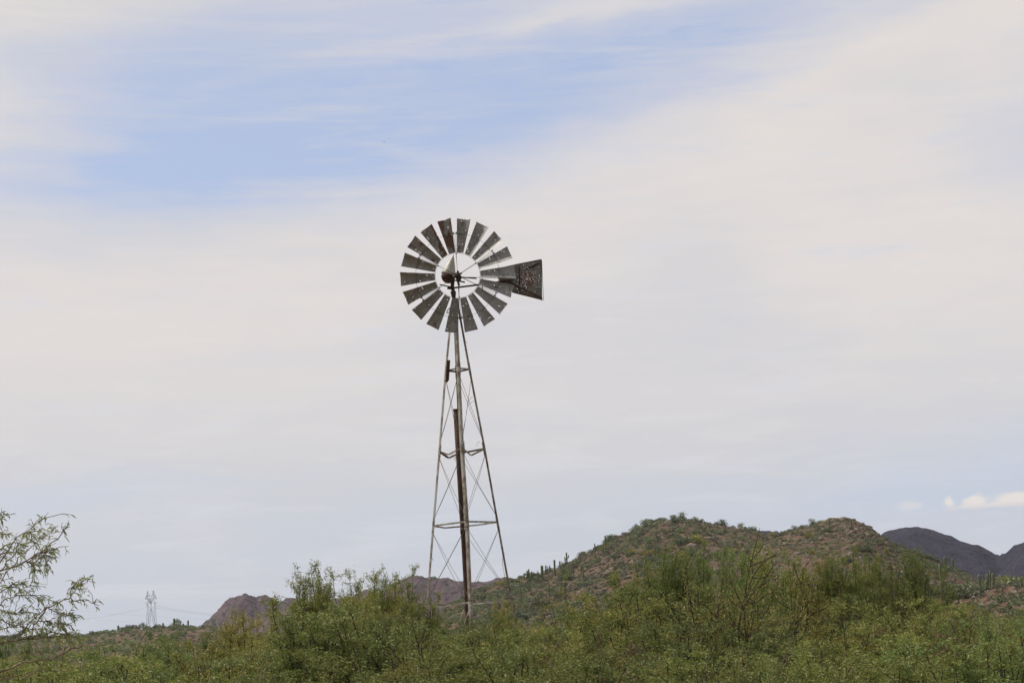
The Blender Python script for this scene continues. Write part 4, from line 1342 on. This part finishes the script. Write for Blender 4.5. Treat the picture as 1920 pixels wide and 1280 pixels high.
proto('a', 'bark', 'leaf', seed=1)
proto('b', 'bark', 'leaf_deep', seed=2, Rc=1.25, leaves=66, clumps=130)
proto('c', 'bark', 'leaf_yellow', seed=3, clumps=95, airy=4, rag=.35)
proto('d', 'bark_pale', 'leaf', seed=4, Rc=1.2, clumps=110, leaves=56, rag=.35)
proto('e', 'bark', 'leaf', seed=5, Rc=1.0, clumps=95, airy=9, H=2.4, rag=.4, leaves=54)
proto('f', 'bark', 'leaf', seed=6, Rc=1.3, clumps=135, leaves=66, rag=.3)
proto('g', 'bark', 'leaf_yellow', seed=12, Rc=1.25, clumps=120, leaves=62, rag=.3)
proto('bare', 'bark', 'leaf_yellow', grow_open, seed=7, spread=.7, up=.14, stems=3, leaves=12, kids=(4, 4, 4, 3), wig=.17)
proto('open', 'bark', 'leaf', grow_open, seed=21, spread=.8, up=.12, stems=3, leaves=16, kids=(4, 4, 4, 3), wig=.17)
proto('dry', 'bark_red', 'leaf_dry', seed=9, clumps=80, leaves=14)


def tree(key, px, top, Y, label, group=None, wide=1.0, rz=None, name='mesquite_tree'):
    hw = {GB: 1.15, GM: 1.15, GF: 1.0}.get(group, 1.1)          # half width of a crown in metres
    t, c, H, R = TREE[key]
    if (group == GM and not 735 < px < 1060 and px > 380) or (group == GB and (500 < px < 735 or 1060 < px < 1720)): top -= 26
    elif group == GM: top -= 14
    if 380 < px < 735 and group in (GM, GF): top -= 8
    if group == GF: top -= 20
    p = at(px, top, Y)
    s = p.z / H
    o = empty(name, (p.x, Y, -.05), rng.uniform(0, 6.28) if rz is None else rz)
    w = wide * hw / R * rng.uniform(.9, 1.12)
    w = min(max(w, s * .62), s * 1.5)
    o.scale = (w, w, s)
    tag(o, label, 'tree', group)
    for nm, me in (('trunk', t), ('crown', c)):
        q = bpy.data.objects.new(nm, me); COL.objects.link(q); q.parent = o
    return o


for a in [
    # back row, about tower depth
    ('b', 40, 1192, 33, 'dark mesquite at the left edge behind the near arching twigs', GB, 1.2),
    ('g', 150, 1215, 34, 'low mesquite beneath the short saguaros of the left ridge', GB, 1.2),
    ('b', 335, 1180, 27, 'deep green mesquite below the power pylon, right of it', GB, 1.0),
    ('c', 446, 1144, 30, 'thin topped mesquite in front of the left mountain peak', GB, 1.0),
    ('c', 540, 1140, 29, 'yellowish mesquite between the left peak and the tall airy tree', GB, 1.1),
    ('e', 618, 1082, 27, 'tallest airy mesquite with loose top outlined on the sky', GB, 1.0),
    ('g', 668, 1100, 25, 'full mesquite right beside the tall airy one', GB, 1.0),
    ('e', 712, 1090, 31, 'slim topped mesquite left of the windmill tower', GB, .9),
    ('e', 765, 1112, 32, 'yellow green mesquite nearest left of the windmill tower', GB, 1.0),
    ('a', 832, 1176, 31, 'low mesquite in front of the left tower leg', GB, .9),
    ('b', 900, 1152, 33, 'mesquite covering the foot of the near tower leg', GB, 1.1),
    ('c', 942, 1122, 35, 'reedy yellow mesquite beside the right tower leg', GB, .7),
    ('d', 1020, 1184, 33, 'low mesquite under the left slope of the hill', GB, 1.2),
    ('g', 1118, 1102, 29, 'mesquite rising in front of the white stone patch on the hill', GB, 1.0),
    ('c', 1200, 1088, 31, 'light mesquite left of the tree with reaching dark limbs', GB, 1.0),
    ('e', 1252, 1044, 30, 'tall mesquite with reaching dark limbs before the hill', GB, 1.1),
    ('b', 1322, 1056, 30, 'tall dark mesquite left of the bare brown tree', GB, 1.1),
    ('e', 1440, 1044, 31, 'green tree peeking right behind the bare brown tree', GB, 1.0),
    ('c', 1505, 1080, 31, 'yellow green mesquite right of the bare brown tree', GB, 1.1),
    ('e', 1578, 1052, 31, 'upright mesquite in front of the second knoll', GB, .8),
    ('e', 1612, 1066, 32, 'second upright mesquite in front of the knoll, left of the snag', GB, .7),
    ('e', 1690, 1050, 31, 'upright mesquite right of the dark snag', GB, .6),
    ('g', 1735, 1124, 31, 'mesquite below the tall single saguaro, left of it', GB, 1.1),
    ('d', 1800, 1130, 32, 'mesquite below the broad olive bush of the red bank', GB, 1.1),
    ('a', 1858, 1142, 30, 'mesquite hiding the foot of the clustered saguaros', GB, 1.1),
    ('b', 1925, 1130, 30, 'mesquite below the red earth at the right edge', GB, 1.2),
    # middle row
    ('g', 60, 1216, 20, 'middle row mesquite at the left edge', GM, 1.3),
    ('f', 215, 1226, 21, 'low middle row mesquite below the left ridge gap', GM, 1.2),
    ('b', 330, 1205, 21, 'dark middle row mesquite under the pylon', GM, 1.2),
    ('c', 430, 1180, 21, 'brownish tinged middle row mesquite under the left mountain', GM, 1.2),
    ('g', 545, 1172, 20, 'middle row mesquite left of the tall airy tree trunk', GM, 1.2),
    ('e', 640, 1150, 19, 'middle row mesquite with dark forked trunk under the airy tree', GM, 1.3),
    ('b', 755, 1160, 21, 'deep green middle row mesquite left of the tower foot', GM, 1.3),
    ('f', 850, 1192, 20, 'rounded middle row mesquite right under the windmill', GM, 1.3),
    ('e', 940, 1172, 22, 'twiggy middle row mesquite below the right tower leg', GM, 1.1),
    ('d', 1030, 1184, 20, 'middle row mesquite in the dip right of the windmill', GM, 1.2),
    ('c', 1130, 1146, 21, 'middle row mesquite below the white stone patch', GM, 1.3),
    ('f', 1225, 1120, 21, 'broad middle row mesquite left of the bare brown tree', GM, 1.3),
    ('b', 1325, 1182, 19, 'dark middle row mesquite at the foot of the bare brown tree', GM, 1.2),
    ('g', 1450, 1138, 21, 'middle row mesquite right of the bare brown tree foot', GM, 1.2),
    ('b', 1545, 1132, 22, 'middle row mesquite below the upright pair', GM, 1.2),
    ('f', 1650, 1146, 20, 'middle row mesquite below the dark snag', GM, 1.3),
    ('c', 1745, 1152, 21, 'yellow green middle row mesquite below the tall saguaro', GM, 1.2),
    ('dry', 1800, 1168, 19, 'brown tinged dry mesquite between green ones on the right', GM, 1.1),
    ('g', 1885, 1168, 20, 'middle row mesquite below the clustered saguaros', GM, 1.2),
    ('b', 1950, 1170, 19, 'middle row mesquite at the right edge', GM, 1.2),
    # front row
    ('d', 20, 1240, 13, 'front mesquite in the lower left corner', GF, 1.3),
    ('f', 190, 1243, 13.5, 'front mesquite under the near arching twigs', GF, 1.3),
    ('b', 370, 1240, 14, 'front mesquite at the bottom below the pylon', GF, 1.3),
    ('d', 520, 1235, 13, 'front mesquite at the bottom left of the forked trunk', GF, 1.2),
    ('g', 700, 1232, 14, 'front mesquite at the bottom left of the windmill', GF, 1.3),
    ('f', 880, 1228, 13, 'front mesquite at the bottom below the windmill', GF, 1.3),
    ('b', 1040, 1222, 14, 'front mesquite at the bottom right of the windmill', GF, 1.3),
    ('dry', 1085, 1200, 15, 'dry brown twiggy mesquite at the bottom right of the windmill', GF, .9),
    ('g', 1200, 1215, 13.5, 'front mesquite at the bottom below the main hill', GF, 1.3),
    ('a', 1345, 1222, 13, 'front mesquite at the bottom below the bare tree', GF, 1.3),
    ('d', 1485, 1206, 13, 'pale twigged front mesquite below the second knoll', GF, 1.3),
    ('f', 1620, 1205, 14, 'front mesquite at the bottom below the dark snag', GF, 1.3),
    ('a', 1760, 1212, 13, 'front mesquite at the bottom below the tall saguaro', GF, 1.3),
    ('b', 1900, 1205, 13.5, 'front mesquite in the lower right corner', GF, 1.3),
]:
    tree(*a)
for a in [(640, 1176, 16, 'open mesquite with dark forked trunk low under the tall airy tree'),
          (944, 1150, 26, 'open limbed mesquite with many upright dark stems below the right tower leg'),
          (1262, 1076, 26, 'open mesquite whose long dark limb reaches left before the hill'),
          (1440, 1236, 12, 'open mesquite with dark twigs at the bottom below the bare tree'),
          (1790, 1196, 15, 'open mesquite with dark twigs below the clustered saguaros'),
          (250, 1216, 17, 'open mesquite with dark twigs below the power pylon')]:
    tree('open', *a, 'open limbed mesquites in the brush', 1.0)
tree('bare', 1392, 1034, 20, 'nearly leafless brown tree with spreading dark branches before the hill', None, .62, rz=.6, name='bare_tree')
tree('bare', 1660, 1095, 30, 'small dark dead snag between the upright mesquites', None, .4, name='dead_tree')


# near mesquite whose twigs arch in from the left
def near_tree():
    Y0 = 8.0
    r = np.random.default_rng(77)

    def N_(zx, zy, dy=0.0):                     # detail view of the lower left corner (3.765x, origin 0,940)
        return np.array(tuple(at(zx / 3.765, 940 + zy / 3.765, Y0 + dy)))

    base = np.array([-4.15, 8.3, 0.0])
    fork = np.array([-3.75, 8.2, 1.15])
    f2 = np.array([-3.35, 8.1, 1.75])
    segs = [(np.array([base, base * .5 + fork * .5 + (.05, 0, 0), fork]), [.085, .072, .06]),
            (np.array([fork, fork * .5 + f2 * .5 + (.0, .04, 0), f2]), [.05, .042, .034])]
    lines = [
        ([(-420, 640), (-200, 560), (0, 490), (100, 460), (190, 425), (300, 350), (380, 280), (440, 220), (490, 180)], .010, 0, f2, .9),
        ([(-300, 620), (-120, 540), (0, 440), (60, 350), (150, 230), (220, 185), (290, 135), (340, 105), (435, 85)], .008, .15, f2, .8),
        ([(-250, 700), (-80, 640), (0, 560), (70, 470), (160, 370), (270, 280), (330, 235), (410, 170)], .007, -.2, f2, .7),
        ([(190, 425), (250, 385), (330, 345), (400, 330), (480, 315)], .005, -.05, None, 1.6),
        ([(190, 425), (230, 430), (280, 410), (340, 380), (380, 400)], .004, .1, None, 1.3),
        ([(0, 490), (60, 420), (150, 320), (240, 265), (300, 250)], .005, .2, None, 1.5),
        ([(-280, 900), (-100, 800), (0, 730), (100, 660), (190, 590), (240, 540)], .008, .25, f2, 1.5),
        ([(100, 660), (160, 650), (220, 665), (290, 660)], .004, .2, None, 1.4),
        ([(-200, 330), (-60, 250), (0, 200), (40, 230)], .006, .3, f2, 1.4),
        ([(-300, 250), (-120, 140), (0, 85), (50, 100)], .006, .1, f2, 2.0),
        ([(105, 1165), (140, 1145), (170, 1120), (200, 1050), (235, 995), (270, 960)], .006, 0, None, .1),
        ([(200, 960), (215, 935), (245, 890), (270, 840), (330, 745), (380, 722), (420, 710), (470, 690), (500, 680), (530, 620), (590, 570), (620, 535)], .007, -.1, None, 1.1),
        ([(500, 680), (560, 705), (610, 700), (660, 715), (700, 735)], .004, -.1, None, 1.4),
        ([(590, 590), (560, 580), (520, 590)], .003, -.1, None, 1.6),
        ([(-420, 960), (-200, 1010), (0, 1000), (60, 988), (100, 985), (200, 975), (320, 955), (420, 950)], .013, .1, f2, .7),
        ([(120, 980), (160, 900), (200, 850), (270, 790), (330, 745)], .005, .05, None, 1.2),
        ([(-150, 940), (0, 910), (60, 895), (130, 880), (200, 830), (260, 790)], .006, .2, f2, 1.6),
        ([(-420, 1100), (-200, 1200), (20, 1215), (105, 1165), (180, 1125), (300, 1125), (380, 1100), (450, 1070), (560, 1025), (620, 1000), (710, 1012)], .012, -.15, fork, .3),
        ([(-300, 1190), (0, 1260), (180, 1215), (250, 1190), (330, 1195), (420, 1190), (465, 1198), (490, 1170)], .009, .2, fork, .3),
        ([(160, 1250), (230, 1205), (320, 1125), (380, 1098)], .005, -.2, None, .2),
        ([(270, 840), (330, 850), (390, 870), (450, 860), (510, 870)], .005, 0, None, 2.2),
        ([(330, 745), (400, 790), (450, 800), (540, 800)], .004, .1, None, 1.6),
        ([(200, 975), (280, 930), (360, 915), (430, 930), (520, 950), (560, 955)], .005, .1, None, 2.2),
        ([(60, 988), (110, 930), (150, 900), (230, 900), (330, 900)], .005, .25, None, 2.0),
        ([(0, 760), (60, 790), (140, 790), (210, 780)], .005, .2, None, 2.0),
        ([(0, 830), (40, 850), (100, 870), (160, 880)], .005, .3, None, 2.2),
        ([(0, 640), (40, 600), (100, 590), (180, 560)], .004, .1, None, 1.6),
        ([(0, 340), (30, 300), (110, 290), (200, 290), (250, 290)], .004, .1, None, 1.8),
        ([(150, 230), (190, 240), (240, 205), (300, 215)], .004, .1, None, 1.4),
        ([(-60, 420), (0, 380), (60, 350), (120, 350), (190, 350)], .004, .2, None, 1.6),
        ([(190, 425), (240, 440), (230, 470), (270, 480)], .003, .1, None, 1.4),
        ([(330, 345), (310, 400), (330, 440), (360, 470)], .003, .05, None, 1.4),
        ([(450, 860), (440, 900), (470, 930), (520, 960)], .004, .0, None, 2.0),
    ]
    TL = []
    for pts, rd, dy, root, lf in lines:
        P = np.array([N_(x, y, dy + .12 * math.sin(i * 1.3 + dy * 9)) for i, (x, y) in enumerate(pts)])
        if root is not None: P = np.vstack([root, P])
        # resample smoothly
        s = np.concatenate([[0], np.cumsum(np.linalg.norm(np.diff(P, axis=0), axis=1))])
        m = max(6, int(s[-1] / .05))
        q = np.linspace(0, s[-1], m)
        Q = np.stack([np.interp(q, s, P[:, k]) for k in range(3)], 1)
        Q[1:-1] = (Q[:-2] + Q[1:-1] * 2 + Q[2:]) / 4
        Q[1:-1] += r.normal(size=(m - 2, 3)) * .004
        segs.append((Q, np.linspace(rd * .62, max(.0013, rd * .18), m)))
        inside = Q[:, 0] > -2.75
        TL.append((Q[inside], lf))
    LV, LF, b = [], [], 0
    tw = []
    for Q, lf in TL:
        if len(Q) < 3: continue
        L = np.linalg.norm(Q[-1] - Q[0]); nn = int(L * 56 * lf) + 1
        for k in range(nn):
            f = r.uniform(.05, 1.0) * (len(Q) - 1.01); i = int(f)
            p = Q[i] * (1 - f + i) + Q[i + 1] * (f - i)
            t = Q[min(i + 1, len(Q) - 1)] - Q[i]; t /= np.linalg.norm(t)
            d = t + r.normal(size=3) * .65; d /= np.linalg.norm(d)
            Ls = r.uniform(.015, .075)
            e = p + d * Ls
            tw.append((np.array([p, (p + e) / 2 + r.normal(size=3) * .004, e]), [.0016, .0013, .001]))
            for c in range(int(r.integers(2, 5))):
                g = p + (e - p) * r.uniform(.2, 1)
                dd = d * .7 + r.normal(size=3) * .6 + np.array([.15, 0, -.15]); dd /= np.linalg.norm(dd)
                # a frond: curved strip of three quads
                ll = r.uniform(.013, .034); w = r.uniform(.0017, .0032)
                sd = np.cross(dd, r.normal(size=3)); sd /= np.linalg.norm(sd)
                pr = []
                for u_, ww in ((0, .25), (.33, 1), (.7, .9), (1, .15)):
                    c_ = g + dd * ll * u_ - np.array([0, 0, 1.]) * ll * .35 * u_ * u_
                    pr += [c_ + sd * w * ww, c_ - sd * w * ww]
                LV.append(np.array(pr)); LF.append(np.array([(0, 1, 3, 2), (2, 3, 5, 4), (4, 5, 7, 6)]) + b); b += 8
    V1, F1 = tubes_np(segs, 6)
    V2, F2 = tubes_np(tw, 3)
    o = empty('mesquite_tree', base.tolist())
    tag(o, 'near mesquite with fine feathery twigs arching in from the left edge', 'tree')
    F2b = F2 + len(V1)
    mesh_obj('trunk', np.vstack([V1, V2]) - base, np.vstack([F1, F2b]), M['bark_pale'], o, True)
    mesh_obj('crown', np.concatenate(LV) - base, np.concatenate(LF), M['leaf_near'], o)


near_tree()

# scrub between the brush and the hills
mp, mr = [], []
for k in range(1500):
    Y = rng.uniform(45, 330); px = rng.uniform(-100, 2020)
    p = at(px, 1200, Y); mp.append((p.x, Y, -.05)); mr.append(rng.uniform(.5, 1.5))
cover('scrub', mp, mr, M['shrub'], 'olive scrub across the flat between the brush and the hills')


# ------------------------------------------------------------------ haze
def haze():
    m, g = new_mat('haze_air')
    v = g.n('ShaderNodeVolumePrincipled')
    v.inputs['Color'].default_value = (.70, .77, 1.0, 1)
    v.inputs['Density'].default_value = 0.00003
    v.inputs['Anisotropy'].default_value = 0.2
    o = g.n('ShaderNodeOutputMaterial'); g.put(o.inputs[1], v.outputs[0])
    x, y0, y1, z0, z1 = 9500, -9500, 9500, -3.5, 420
    V = [(a, b, c) for c in (z0, z1) for a, b in ((-x, y0), (x, y0), (x, y1), (-x, y1))]
    Fc = [(3, 2, 1, 0), (4, 5, 6, 7), (0, 1, 5, 4), (1, 2, 6, 5), (2, 3, 7, 6), (3, 0, 4, 7)]
    tag(mesh_obj('haze', V, Fc, m), 'thin pale blue air between the windmill and the mountains', kind='stuff')


haze()
